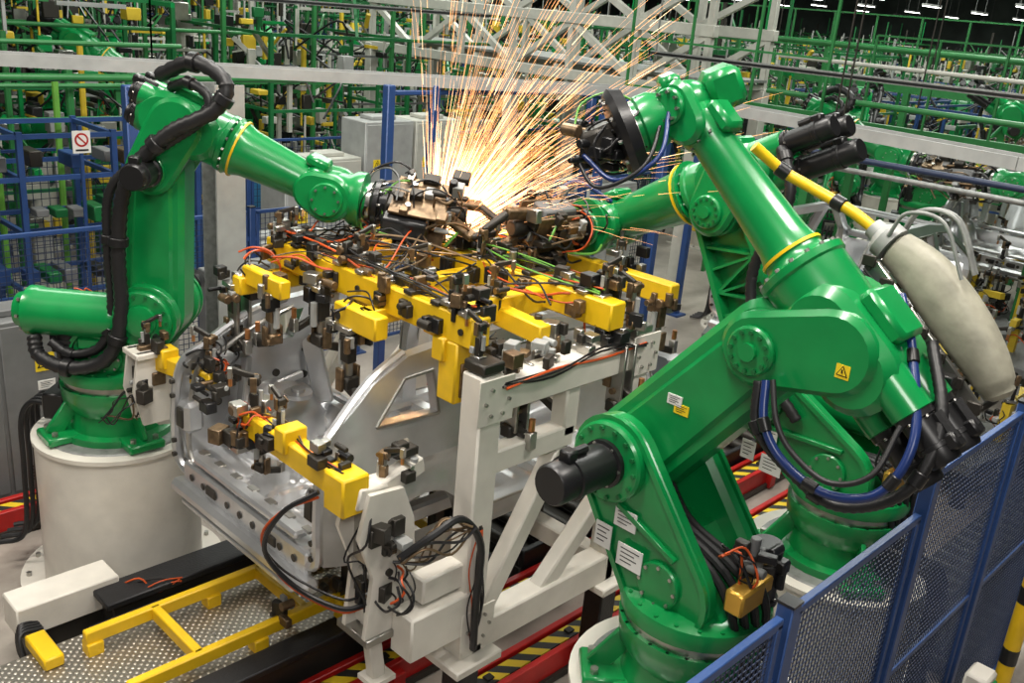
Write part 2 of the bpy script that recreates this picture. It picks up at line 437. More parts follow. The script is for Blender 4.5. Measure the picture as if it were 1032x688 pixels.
    if rib:
        mb.link(S, .22, E, .17, -.03, .03, G, .01)
        mb.ring(S, .235, E, .185, .035, -.13, .13, G, 14)
        for k in range(5):
            t0 = .2+(L-.4)*k/5; t1 = .2+(L-.4)*(k+1)/5; sg = 1 if k % 2 else -1
            mb.beam(S3+d*t0+nn*.18*sg, S3+d*t1-nn*.17*sg, .22, .018, G, 0, up=V((0, 1, 0)).cross(d))
            mb.beam(S3+d*t0+nn*.19, S3+d*t0-nn*.19, .22, .018, G, 0, up=(d.x, 0, d.z))
    else:
        mb.link(S, la, E, la*.88, -.13, .13, G, .035)
        mb.link(S, la*.7, E, la*.55, -.15, .15, G, .02)
        label(mb, S3+d*L*.45+V((0, msign*.152, 0)), (0, msign, 0), .08, .05, 'labelyellow'); label(mb, S3+d*L*.45+nn*.055+V((0, msign*.153, 0)), (0, msign, 0), .08, .05)
    for P, r in ((S, .20), (E, .17)):
        mb.cyl((P[0], -.137, P[1]), (P[0], .137, P[1]), r, G, n=28, ch=.01)
    mb.build('lower_arm', root)
    # elbow
    mb = MB()
    a0 = V((A0[0], 0, A0[1])); a1 = V((A1[0], 0, A1[1])); ax = (a1-a0).normalized(); L = (a1-a0).length
    up = V((-ax.z, 0, ax.x))
    for sg in (-1, 1):
        y0, y1 = sorted((sg*.14, sg*.215))
        mb.link(E, .165, A0, .18, y0, y1, G, .025)
        mb.cyl((E[0], sg*.21, E[1]), (E[0], sg*.245, E[1]), .11, G, n=24, ch=.01)
        mb.bolts((E[0], sg*.245, E[1]), (0, sg, 0), .085, 12, .010, .012, 'green_far')
        mb.cyl((E[0], sg*.24, E[1]), (E[0], sg*.265, E[1]), .04, G, n=12)
    mb.link((A0[0]-ax.x*.10, A0[1]-ax.z*.10), .18, (A0[0]+ax.x*.12, A0[1]+ax.z*.12), .175, -.19, .19, G, .04)
    R1 = .34*L
    mb.lathe(a0-ax*.22, ax, [(0, .13), (.03, .16), (.10, .185), (R1+.14, .185), (R1+.15, .195), (R1+.18, .195), (R1+.19, .17), (R1+.20, .165)], G, 32)
    mb.bolts(a0+ax*(R1-.04), ax, .185, 16, .011, .014)
    for (oy, ou, r, LL) in ((.10, .08, .07, .28*ms), (-.10, .08, .07, .28*ms), (0, -.09, .075, .34*ms)):
        p = a0-ax*.20+V((0, oy, 0))+up*ou
        mb.lathe(p+ax*.05, -ax, [(0, r*1.25), (.10+.12*ms, r*1.25), (.11+.12*ms, r)], G, 16)
        motor(mb, p-ax*(.05+.12*ms), -ax, r, LL, 'black', tuple(up))
    motor(mb, (E[0], -msign*.24, E[1]), (0, -msign, 0), .09, .26, 'black', (0, 0, 1))
    mb.box(a0+up*.20+ax*.02, (.24, .20, .08), G, Matrix((ax, V((0, 1, 0)), up)).transposed(), .02)
    warn(mb, a0+V((0, msign*.217, 0))-ax*.08, (0, msign, 0), .045)
    mb.build('elbow_housing', root)
    # forearm
    mb = MB()
    mb.lathe(a0+ax*(R1-.02), ax, [(0, .15*fs), (.02, .138*fs), (.04, .138*fs)], G, 28)
    mb.lathe(a0+ax*(R1+.02), ax, [(0, .146*fs), (.014, .146*fs)], 'yellow', 28)
    q0 = R1+.034
    w = .12*fs
    mb.lathe(a0+ax*q0, ax, [(0, .138*fs), (.06, .122*fs), (L-q0-.20, .098*fs), (L-q0-.16, w), (L-q0-.10, w*1.03), (L-q0-.08, w*.9), (L-q0, w*.85)], G, 28)
    mb.bolts(a0+ax*(L-.19), -ax, .108*fs, 10, .008, .012)
    for sg in (-1, 1):
        y0, y1 = sorted((sg*.08*fs, sg*.145*fs))
        mb.link((A1[0]-ax.x*.1, A1[1]-ax.z*.1), .10*fs, (A1[0], A1[1]), .12*fs, y0, y1, G, .02)
        mb.cyl((A1[0], sg*.14*fs, A1[1]), (A1[0], sg*.17*fs, A1[1]), .085*fs, G, n=20, ch=.008)
        mb.bolts((A1[0], sg*.17*fs, A1[1]), (0, sg, 0), .065*fs, 8, .008)
    mb.box(a1-ax*.16+up*.12*fs, (.16, .13*fs, .07), G, Matrix((ax, V((0, 1, 0)), up)).transposed(), .02)
    mb.build('forearm', root)
    mb = MB(); T = V(T).normalized()
    mb.sphere(a1, .122*fs, G, 20)
    mb.lathe(a1, T, [(0, .115*fs), (.12, .12*fs), (.16, .14*fs), (.22, .14*fs), (.23, .12), (.25, .12)], G, 24)
    mb.lathe(a1+T*.25, T, [(0, .13), (.03, .13)], 'steel', 24)
    if tool is not False:
        M = Matrix.Translation(a1+T*.28) @ fr(T).to_4x4() @ Matrix.Rotation(float(tool), 4, 'Z') @ Matrix.Scale(gs, 4)
        weldgun(mb, M)
    else:
        mb.lathe(a1+T*.26, T, [(0, .19), (.05, .21), (.08, .19), (.09, .15)], 'black', 28)
        mb.bolts(a1+T*.34, T, .17, 10, .01)
        loops_of_cable(mb, a1+T*.34, 18, .15, cols=('black', 'rubber', 'black', 'limecable'), rs=(.004, .007))
        cluster(mb, a1+T*.44, 18, .13, ('dark', 'black', 'black', 'bronze')); mb.box(a1+T*.42, (.16, .16, .16), 'dark', fr(T), .02)
        mb.box(a1-T*.16+V((0, 0, .02)), (.20, .18, .16), G, fr(T), .03); mb.box(a1+T*.10+V((0, 0, .12)), (.14, .12, .09), G, fr(T), .02)
    mb.build('wrist_and_welding_gun', root)
    mb = MB()
    for (pts, r, mt, rb) in hoses:
        mb.tube(pts, r, mt, n=12, sub=8, rib=rb)
    if hoses:
        for (pts, r, mt, rb) in hoses:
            C = catmull(pts, 8)
            for k in range(8, len(C)-4, 13):
                if r > .018:
                    d = (C[k+1]-C[k]).normalized(); mb.cyl(C[k]-d*.03, C[k]+d*.03, r*1.35, 'black', n=14, ch=.004)
        mb.build('dress_pack_hoses', root)
    if extra:
        mb = MB(); extra(mb); mb.build('dress_pack_carrier', root)
    return root

def pedestal(loc, h=1.2, r=.57, seg=48):
    mb = MB()
    mb.lathe((0, 0, 0), (0, 0, 1), [(0, .74), (.03, .74), (.031, r), (h-.04, r), (h-.03, r+.015), (h, r+.015)], 'white', seg)
    mb.bolts((0, 0, .03), (0, 0, 1), .68, 16, .02, .03)
    mb.lathe((0, 0, h), (0, 0, 1), [(0, .50), (.012, .49)], 'galv', 36)
    return mb.build('robot_pedestal', None, loc)

PL = (2.69, 6.45); PR1 = (3.67, 2.04); PR2 = (5.51, 2.12)
for p in (PL, PR1, PR2): pedestal((p[0], p[1], 0))

yl = math.atan2(-.729, .6845)
RL = robot((PL[0], PL[1], 1.212), yl, (.34, .95), (.40, 1.96), (.57, 2.26), (1.56, 1.87), (1, -.05, -.10), msign=1, rib=False,
      tool=.5, fs=1.34, ms=.25, gs=1.1, la=.22,
      hoses=[([(.45, -.1, 2.56), (.72, -.22, 2.67), (.94, -.3, 2.57), (.88, -.33, 2.40), (.57, -.33, 2.22), (.30, -.33, 1.9), (.22, -.33, 1.44), (.22, -.34, 1.0), (.12, -.36, .68), (-.14, -.36, .58), (-.36, -.34, .64), (-.42, -.28, .76)], .048, 'rubber', .08),
             ([(.52, -.1, 2.49), (.68, -.2, 2.54), (.82, -.26, 2.46), (.76, -.27, 2.31), (.50, -.27, 2.12), (.18, -.28, 1.85), (.13, -.28, 1.44), (.13, -.28, 1.0), (.05, -.30, .74), (-.16, -.30, .66), (-.30, -.3, .74)], .032, 'rubber', .08)])
def carrier(mb):
    p = [V((-.40, -.45, 2.33)), V((-.56, -.45, 2.24)), V((-.73, -.45, 2.10)), V((-.88, -.45, 1.95)), V((-.99, -.45, 1.81))]
    C = catmull(p, 8); loops = []; N = len(C)
    for i, c in enumerate(C):
        t = (C[min(i+1, N-1)]-C[max(0, i-1)]).normalized(); y = V((0, 1, 0)); u = t.cross(y).normalized()
        k = i/(N-1); w = .072+.03*math.sin(pi*k); h = .08+.04*math.sin(pi*min(1, k*1.1))
        if k > .93: w *= .8; h *= .8
        if i in (0, N-1): w *= .6; h *= .6
        loops.append([c+y*w*math.cos(a*2*pi/20)*(1.15 if abs(math.cos(a*2*pi/20)) < .8 else 1)+u*h*math.sin(a*2*pi/20) for a in range(20)])
    mb.loft(loops, 'beige')
    a = p[0]+V((.03, 0, -.09)); b = p[-1]+V((.06, 0, -.06))
    for (yy, w) in ((.12, .10), (-.12, .07)):
        mb.beam(a+V((0, yy, 0)), b+V((0, yy, 0)), .022, w, 'steel', .006)
    for k in range(7):
        c = a.lerp(b, k/6); mb.cyl(c+V((0, .14, 0)), c+V((0, -.14, 0)), .016, 'dark', n=8); mb.box(c+V((0, .135, .03)), (.06, .02, .05), 'dark', ch=.004)
    for yy in (.07, -.07, -.10):
        mb.tube([p[0]+V((0, yy, .05)), p[0]+V((-.06, yy, .16)), p[0]+V((-.22, yy, .15)), p[0]+V((-.34, yy, -.06))], .009, 'galv', n=8)
    mb.beam(a+V((.10, .05, -.05)), a+V((.10, .20, -.18)), .10, .05, 'dark', .01)
    mb.beam(b+V((.10, .1, .05)), b+V((.32, .22, .06)), .10, .05, 'dark', .01)
    mb.lathe(p[0], (.9, 0, .5), [(0, .085), (.05, .085), (.08, .05), (.12, .045)], 'lightgrey', 16)
    cluster(mb, b+V((.15, .15, .05)), 14, .09, ('dark', 'black', 'black')); cables(mb, a+V((0, .18, 0)), b+V((.1, .18, 0)), 5, .04, .03, cols=('black', 'rubber', 'blue_hose'))
R1 = robot((PR1[0], PR1[1], 1.212), pi/2, (.43, 1.15), (-.18, 1.90), (-.52, 1.99), (.46, 2.82), (.55, .60, -.42), msign=1, rib=False, balancer=False, tool=False, fs=.95, ms=.8, la=.235,
      hoses=[([(.27, -.30, 2.66), (.16, -.40, 2.56), (.02, -.45, 2.50), (-.20, -.45, 2.43), (-.38, -.45, 2.34)], .026, 'yellow', 0),
             ([(-.30, .28, 1.82), (-.36, .34, 1.66), (-.48, .35, 1.54), (-.68, .34, 1.48), (-.86, .30, 1.56), (-.90, .20, 1.78), (-.74, 0, 2.05), (-.6, -.15, 2.2)], .019, 'blue_hose', .0),
             ([(-.26, .26, 1.80), (-.31, .30, 1.62), (-.47, .30, 1.50), (-.70, .28, 1.42), (-.92, .22, 1.56), (-.95, .10, 1.82), (-.78, -.1, 2.06)], .024, 'rubber', .06),
             ([(-.34, .30, 1.84), (-.42, .36, 1.70), (-.52, .37, 1.60), (-.68, .36, 1.54), (-.82, .32, 1.62), (-.84, .2, 1.8)], .012, 'rubber', 0),
             ([(.45, .15, 2.80), (.38, .28, 2.62), (.52, .38, 2.50), (.70, .40, 2.58)], .011, 'blue_hose', 0),
             ([(.48, .15, 2.78), (.42, .32, 2.58), (.58, .42, 2.46), (.74, .40, 2.56)], .009, 'rubber', 0),
             ([(.20, .05, 1.0), (.0, .16, .85), (-.05, .2, .65), (-.2, .15, .45)], .03, 'rubber', .08)],
      extra=carrier)
R2 = robot((PR2[0], PR2[1], 1.212), pi/2, (.62, .98), (1.22, 2.02), (1.13, 2.26), (2.20, 1.70), (.10, 1, .0), msign=1, rib=True, tool=1.2, fs=1.5, ms=1.2, gs=1.15,
      hoses=[([(.88, .1, 2.5), (.75, .2, 2.45), (.65, .25, 2.2), (.80, .26, 1.7), (.60, .3, 1.2), (.3, .3, .9)], .035, 'rubber', .08),
             ([(2.1, .1, 1.90), (2.3, .3, 2.02), (2.35, .5, 1.85), (2.3, .6, 1.7)], .016, 'blue_hose', 0)])

# ------------------------------------------------------------------ car body shell
def car_shell():
    mb = MB()
    def yoff(z): return .87-.20*max(0, (z-.72)/.56)**1.3-.03*max(0, (.2-z)/.2)
    arch = [(.72+.34*math.cos(t), .12+.34*math.sin(t)) for t in [pi-pi*k/12 for k in range(13)]]
    outer = [(.06, .16), (.28, .12)] + arch[1:-1] + [(1.12, .02), (3.0, .02), (3.12, .12), (3.14, .80), (2.95, .88), (2.35, 1.24), (1.9, 1.29), (1.1, 1.29), (.72, 1.26), (.44, 1.16), (.20, 1.00), (.06, .88), (.02, .5)]
    h1 = [(1.14, .40), (1.22, .18), (1.92, .17), (1.95, .78), (1.93, 1.18), (1.20, 1.18), (1.06, .98), (1.04, .74)]
    h2 = [(2.06, .17), (2.88, .18), (2.96, .66), (2.90, .82), (2.32, 1.17), (2.05, 1.19)]
    h3 = [(.40, .94), (.86, .92), (.88, 1.16), (.66, 1.15)]
    for sg in (-1, 1):
        bm = bmesh.new()
        polys = [outer, h1[::-1], h2[::-1], h3[::-1]]
        co = [V((p[0], 0, p[1])) for pl in polys for p in pl]
        tri = tessellate_polygon([[V((p[0], p[1], 0)) for p in pl] for pl in polys])
        vv = [bm.verts.new(c) for c in co]
        for t in tri:
            try: bm.faces.new([vv[i] for i in t])
            except Exception: pass
        for k in range(1, 26):
            bmesh.ops.bisect_plane(bm, geom=bm.verts[:]+bm.edges[:]+bm.faces[:], plane_co=(0, 0, k*.05), plane_no=(0, 0, 1))
        for k in range(1, 40):
            bmesh.ops.bisect_plane(bm, geom=bm.verts[:]+bm.edges[:]+bm.faces[:], plane_co=(k*.08, 0, 0), plane_no=(1, 0, 0))
        bm.verts.index_update(); bm.verts.ensure_lookup_table()
        vs = [v.co.copy() for v in bm.verts]; fs = [[v.index for v in f.verts] for f in bm.faces]
        be = [(e.verts[0].index, e.verts[1].index) for e in bm.edges if len(e.link_faces) == 1]
        n = len(vs)
        def yy(v):
            q = math.hypot(v.x-.72, v.z-.12)
            fl = .035*math.exp(-((q-.36)/.06)**2)
            ch = .022*math.exp(-((v.z-.70)/.04)**2)-.012*math.exp(-((v.z-.40)/.06)**2)
            return yoff(v.z)-.07*max(0, (.4-v.x)/.4)**2+fl+ch
        out = [V((v.x, sg*yy(v), v.z)) for v in vs]
        inn = [V((v.x, sg*(yoff(v.z)-.08), v.z)) for v in vs]
        F = fs+[[i+n for i in f][::-1] for f in fs]+[[a, b, b+n, a+n] for a, b in be]
        mb.add(out+inn, F, 'body'); bm.free()
        mb.beam((1.1, sg*.80, .07), (3.05, sg*.80, .07), .10, .14, 'body', .03)
        for hh in (h1, h2, h3):
            for i in range(len(hh)):
                a = hh[i]; b = hh[(i+1) % len(hh)]
                mb.beam((a[0], sg*(yoff(a[1])+.004), a[1]), (b[0], sg*(yoff(b[1])+.004), b[1]), .012, .016, 'steel', 0)
        mb.tube([(.05, sg*.62, .10), (.02, sg*.80, .20), (.01, sg*.82, .5), (.05, sg*.79, .86), (.20, sg*.74, 1.00), (.45, sg*.68, 1.17), (.72, sg*.62, 1.26)], .032, 'body', n=8)
        mb.tube([(.08, sg*.56, .14), (.06, sg*.72, .24), (.07, sg*.74, .5), (.12, sg*.71, .84), (.26, sg*.66, .96), (.5, sg*.60, 1.12), (.74, sg*.55, 1.22)], .018, 'steel', n=8)
        mb.box((.08, sg*.74, .52), (.14, .14, .22), 'body', ch=.03)
        mb.box((.005, sg*.74, .52), (.02, .08, .14), 'dark', ch=.01)
        # stamped holes and inner reinforcements
        for (hx, hz_) in ((.30, .55), (.30, .70), (.98, .60), (.98, .80), (.60, .62), (.75, .66)): mb.cyl((hx, sg*(yoff(hz_)-.082), hz_), (hx, sg*(yoff(hz_)-.095), hz_), .028, 'dark', n=12)
        mb.beam((.55, sg*.75, .55), (.95, sg*.75, .62), .03, .06, 'body', .01)
        for z in (.24, .34, .66, .76): mb.cyl((-.025, sg*.80, z), (.0, sg*.80, z), .018, 'dark', n=8)
        mb.lathe((3.55, sg*.55, .15), (0, 0, 1), [(0, .20), (.42, .16), (.5, .13), (.52, .06)], 'body', 20)
        mb.beam((3.05, sg*.45, .16), (3.95, sg*.45, .20), .10, .13, 'body', .02)
        mb.beam((3.05, sg*.72, .62), (3.9, sg*.66, .50), .08, .10, 'body', .02)
    nx, ny = 120, 64
    def hz(x, y):
        ay = abs(y)
        z = .10
        if x < 1.05:
            z = .22
            d = math.hypot(x-.50, y*1.0); z -= .16*max(0, min(1, (.36-d)/.06))
            z += .012*math.cos(x*42)*(1 if d > .38 else 0)
            if abs(d-.22) < .02: z += .015
        elif x < 1.25: z = .22+.16*min(1, (x-1.05)/.07)
        elif x < 1.45: z = .38-.30*min(1, (x-1.25)/.18)
        else: z = .08
        if x > 1.2: z += .14*math.exp(-(y/.12)**4)+.012*(1 if math.sin(x*24) > 0 and .2 < ay < .6 else 0)
        if 2.0 < x < 2.12: z += .05
        if x > 2.8: z += .62*min(1, (x-2.8)/.25)**1.3
        wx = (x-.72)/.42; wy = (ay-.82)/.34; q = wx*wx+wy*wy
        if q < 1: z = max(z, .22+.40*math.sqrt(1-q))
        return z
    vs = []; fs = []
    for i in range(nx+1):
        for j in range(ny+1):
            x = .04+3.02*i/nx; y = -.80+1.60*j/ny; vs.append((x, y, hz(x, y)))
    for i in range(nx):
        for j in range(ny):
            a = i*(ny+1)+j; fs.append((a, a+ny+1, a+ny+2, a+1))
    mb.add(vs, fs, 'body')
    mb.beam((.03, -.72, .12), (.03, .72, .12), .05, .20, 'body', .015)
    mb.beam((.0, -.80, .03), (.0, .80, .03), .12, .10, 'body', .03)
    mb.beam((-.03, -.66, -.03), (-.03, .66, -.03), .05, .06, 'body', .02)
    mb.beam((.06, -.60, .27), (.06, .60, .27), .10, .05, 'body', .015)
    for k in range(-4, 5): mb.cyl((-.002, k*.15, .14), (.0, k*.15, .14), .024, 'dark', n=12)
    for k in range(-3, 4): mb.box((.10, k*.2, .29), (.05, .08, .02), 'steel', ch=.004)
    for k in (-.35, .35): mb.box((.003, k, .14), (.02, .12, .07), 'dark', ch=.01)
    for sg in (-1, 1):
        mb.beam((.0, sg*.48, .06), (1.4, sg*.48, .04), .10, .12, 'body', .02)
        mb.lathe((.78, sg*.55, .56), (0, 0, 1), [(0, .10), (.03, .10), (.035, .05), (.06, .05)], 'body', 16)
        mb.beam((.35, sg*.62, .30), (.50, sg*.74, .85), .05, .10, 'body', .01); mb.beam((1.08, sg*.66, .40), (1.0, sg*.74, .9), .05, .14, 'body', .01)
    mb.beam((1.16, -.78, .44), (1.16, .78, .44), .06, .06, 'body', .015)
    mb.beam((3.1, -.78, .76), (3.1, .78, .76), .14, .08, 'body', .02)
    mb.beam((2.35, -.68, 1.22), (2.35, .68, 1.22), .10, .04, 'body', .012)
    mb.beam((3.93, -.62, .22), (3.93, .62, .22), .08, .14, 'body', .02)
    mb.beam((1.95, -.66, 1.26), (1.95, .66, 1.26), .06, .03, 'body', .01)
    mb.beam((3.9, -.62, .52), (3.9, .62, .52), .06, .06, 'body', .01)
    return mb
CARO = (2.66, 4.67, 1.15)
car = car_shell().build('car_body_shell', None, CARO, angle=30)

# ------------------------------------------------------------------ yellow framing gantry above the car
def gantry():
    mb = MB(); Y = 'yellow'
    def yb(p, q, w=.11, h=.15): mb.beam(p, q, w, h, Y, .01)
    yb((3.40, 5.45, 2.72), (3.40, 3.42, 2.72), .14, .17)
    yb((4.36, 5.60, 2.70), (4.36, 3.25, 2.70), .14, .17)
    yb((3.40, 5.20, 2.66), (4.36, 5.20, 2.66)); yb((3.40, 3.85, 2.66), (4.36, 3.85, 2.66)); yb((3.40, 4.5, 2.62), (5.3, 4.5, 2.62))
    yb((3.10, 5.30, 2.62), (3.10, 4.85, 2.62), .08, .12); yb((3.02, 5.30, 2.55), (3.5, 5.30, 2.55), .10, .12)
    yb((3.20, 4.42, 2.60), (3.20, 4.02, 2.60), .10, .14); yb((5.3, 5.3, 2.62), (5.3, 3.5, 2.62)); yb((3.2, 4.2, 2.62), (3.45, 4.2, 2.62), .10, .10)
    yb((3.30, 3.66, 2.58), (3.62, 3.66, 2.58), .10, .14); mb.box((3.40, 3.60, 2.46), (.15, .15, .36), Y, ch=.012); mb.box((3.40, 3.52, 2.42), (.08, .02, .20), 'bronze', ch=.004)
    yb((3.95, 3.85, 2.62), (3.95, 3.45, 2.60), .10, .12)
    for (x, z) in ((3.40, 2.72), (4.36, 2.70)):
        for k in range(9):
            y = 3.5+k*.23
            mb.box((x, y, z+.10), (.16, .07, .025), rnd.choice(('steel', 'bronze', 'dark')), ch=.004)
            if rnd.random() < .85: cluster(mb, (x+rnd.uniform(-.05, .05), y, z+.14), 4, .06, ('dark', 'bronze', 'bronze', 'dark', 'black', 'steel'))
            if rnd.random() < .4: cluster(mb, (x-.10, y, z), 3, .04, ('dark', 'bronze', 'black'))
            for q in (-.076, .076): mb.cyl((x+q, y, z), (x+q*1.12, y, z), .02, 'dark', n=8)
    hang = [(3.05, 5.38, 2.55), (3.10, 5.0, 2.58), (3.52, 5.12, 2.66), (3.30, 4.75, 2.66), (3.18, 4.30, 2.55),
            (3.66, 3.45, 2.52), (4.0, 3.5, 2.58), (4.45, 3.30, 2.62), (4.36, 4.2, 2.62), (4.42, 5.0, 2.62), (4.3, 5.5, 2.62), (3.9, 5.2, 2.6), (5.3, 3.6, 2.58), (5.3, 5.2, 2.58)]
    for p in hang:
        clamp(mb, p, rnd.choice((0, pi/2, pi, -pi/2))+rnd.uniform(-.1, .1), rnd.uniform(1.0, 1.2), rnd.choice(('dark', 'bronze', 'dark')), flip=True)
        cluster(mb, (p[0], p[1], p[2]-.02), 10, .10, ('dark', 'bronze', 'bronze', 'dark', 'black', 'steel'))
    top = [(3.34, 5.3, 2.80), (3.46, 4.6, 2.80), (3.36, 3.6, 2.80), (4.40, 3.4, 2.78), (4.32, 4.4, 2.78), (4.38, 5.3, 2.78), (3.9, 3.85, 2.73), (3.8, 4.5, 2.69), (4.9, 4.5, 2.69), (5.3, 4.0, 2.69), (3.9, 5.2, 2.73)]
    for p in top:
        clamp(mb, p, rnd.uniform(0, 6.2), .6, rnd.choice(('dark', 'bronze', 'dark'))); cluster(mb, (p[0]+.05, p[1], p[2]+.04), 9, .10, ('dark', 'bronze', 'dark', 'black', 'steel'))
    for (x, y) in ((3.08, 5.36), (3.66, 3.36), (4.45, 3.24), (4.42, 5.55)):
        for q in (-.045, .045): mb.box((x+q, y, 2.32), (.022, .12, .40), 'steel', ch=.004)
        mb.box((x, y, 2.12), (.16, .08, .08), 'dark', ch=.01); mb.cyl((x-.08, y, 2.22), (x+.08, y, 2.22), .02, 'bronze', n=8)
    pts = hang+top
    for k in range(26):
        a = rnd.choice(pts); b = rnd.choice(pts)
        if (V(a)-V(b)).length < 1.0: cables(mb, V((a[0], a[1], 2.79)), V((b[0], b[1], 2.79)), 3, .05, .05)
    cables(mb, (3.40, 5.4, 2.84), (3.40, 3.5, 2.84), 7, .05, .03, cols=('orange', 'black', 'black', 'black', 'rubber'))
    cables(mb, (4.36, 5.4, 2.82), (4.36, 3.4, 2.82), 7, .05, .03, cols=('orange', 'black', 'black', 'limecable', 'rubber'))
    cables(mb, (3.40, 5.2, 2.78), (4.36, 5.25, 2.80), 12, .12, .05); cables(mb, (3.45, 4.4, 2.76), (4.36, 4.9, 2.78), 9, .12, .05, cols=('black', 'orange', 'black', 'rubber', 'bronze')); cables(mb, (3.6, 4.9, 2.76), (4.2, 4.3, 2.78), 7, .12, .05)
    for p in ((3.15, 5.3, 2.62), (3.66, 3.5, 2.5), (4.45, 3.4, 2.6), (4.3, 4.9, 2.8), (3.8, 5.2, 2.8), (3.2, 4.3, 2.6)):
        loops_of_cable(mb, p, 6, .12, cols=('orange', 'black', 'rubber', 'black'))
    return mb
gan = gantry().build('framing_gantry')

# ------------------------------------------------------------------ white support frames
def white_frame():
    mb = MB(); W = 'white'; y = 3.30
    def b(p, q, w=.16, h=.17): mb.beam(p, q, w, h, W, .012)
    b((3.32, y, .80), (3.32, y, 2.56)); b((4.62, y, .80), (4.62, y, 2.50))
    b((3.25, y, 2.42), (4.72, y, 2.42), .16, .18)
    b((3.32, y, .90), (4.62, y, .90), .16, .20); b((3.42, y, 1.0), (4.0, y, 1.95), .11, .12); b((3.32, y, 2.02), (4.06, y, 2.02), .12, .14)
    b((4.02, y, 2.02), (4.02, y, 2.36), .12, .12); b((4.62, y, 1.6), (3.95, y, .95), .11, .12)
    b((2.84, y, 1.12), (3.32, y, 1.12), .18, .28); b((2.95, y+.02, 1.36), (3.32, y+.02, 1.36), .12, .16)
    b((3.32, y, .88), (3.32, y+.8, .88), .13, .15); b((4.62, y, .88), (4.62, y+.8, .88), .13, .15)
    mb.box((3.32, y, .78), (.36, .32, .06), W, ch=.01); mb.box((4.62, y, .78), (.36, .32, .06), W, ch=.01)
    mb.box((3.32, y, .39), (.16, .16, .78), 'darkplate', ch=.01); mb.box((4.62, y, .39), (.16, .16, .78), 'darkplate', ch=.01)
    mb.box((3.32, y, 2.60), (.16, .16, .06), 'dark', ch=.01); mb.box((4.62, y, 2.56), (.16, .16, .08), 'steel', ch=.01)
    for (x, z) in ((3.32, 2.42), (3.32, 1.0), (4.62, 2.42)):
        mb.box((x+.02, y-.087, z), (.26, .012, .26), W, ch=.002); mb.bolts((x+.02, y-.093, z), (0, -1, 0), .085, 6, .010)
    mb.tube([(2.80, y+.0, 1.62), (2.95, y-.10, 1.76), (3.12, y-.12, 1.80), (3.26, y-.14, 1.60), (3.26, y-.14, 1.25), (3.28, y-.13, .9)], .022, 'rubber', n=8)
    cables(mb, (2.80, y, 1.62), (3.18, y-.14, 1.74), 9, .05, .08)
    cables(mb, (3.26, y-.13, 1.70), (3.28, y-.12, .95), 9, .03, .02, cols=('black', 'rubber', 'orange'))
    cables(mb, (3.38, y-.10, 2.5), (4.6, y-.10, 2.5), 4, .03, .03)
    for k in range(4): cluster(mb, (3.55+.28*k, y, 2.56), 7, .08)
    clamp(mb, (3.32, y+.05, 2.62), pi/2, .6); clamp(mb, (4.62, y+.05, 2.58), pi/2, .8, 'bronze')
    return mb
wf = white_frame().build('white_support_frame')
wf2 = dup(wf, (.55, 9.30, 0)); wf2.scale = (1, -1, 1)

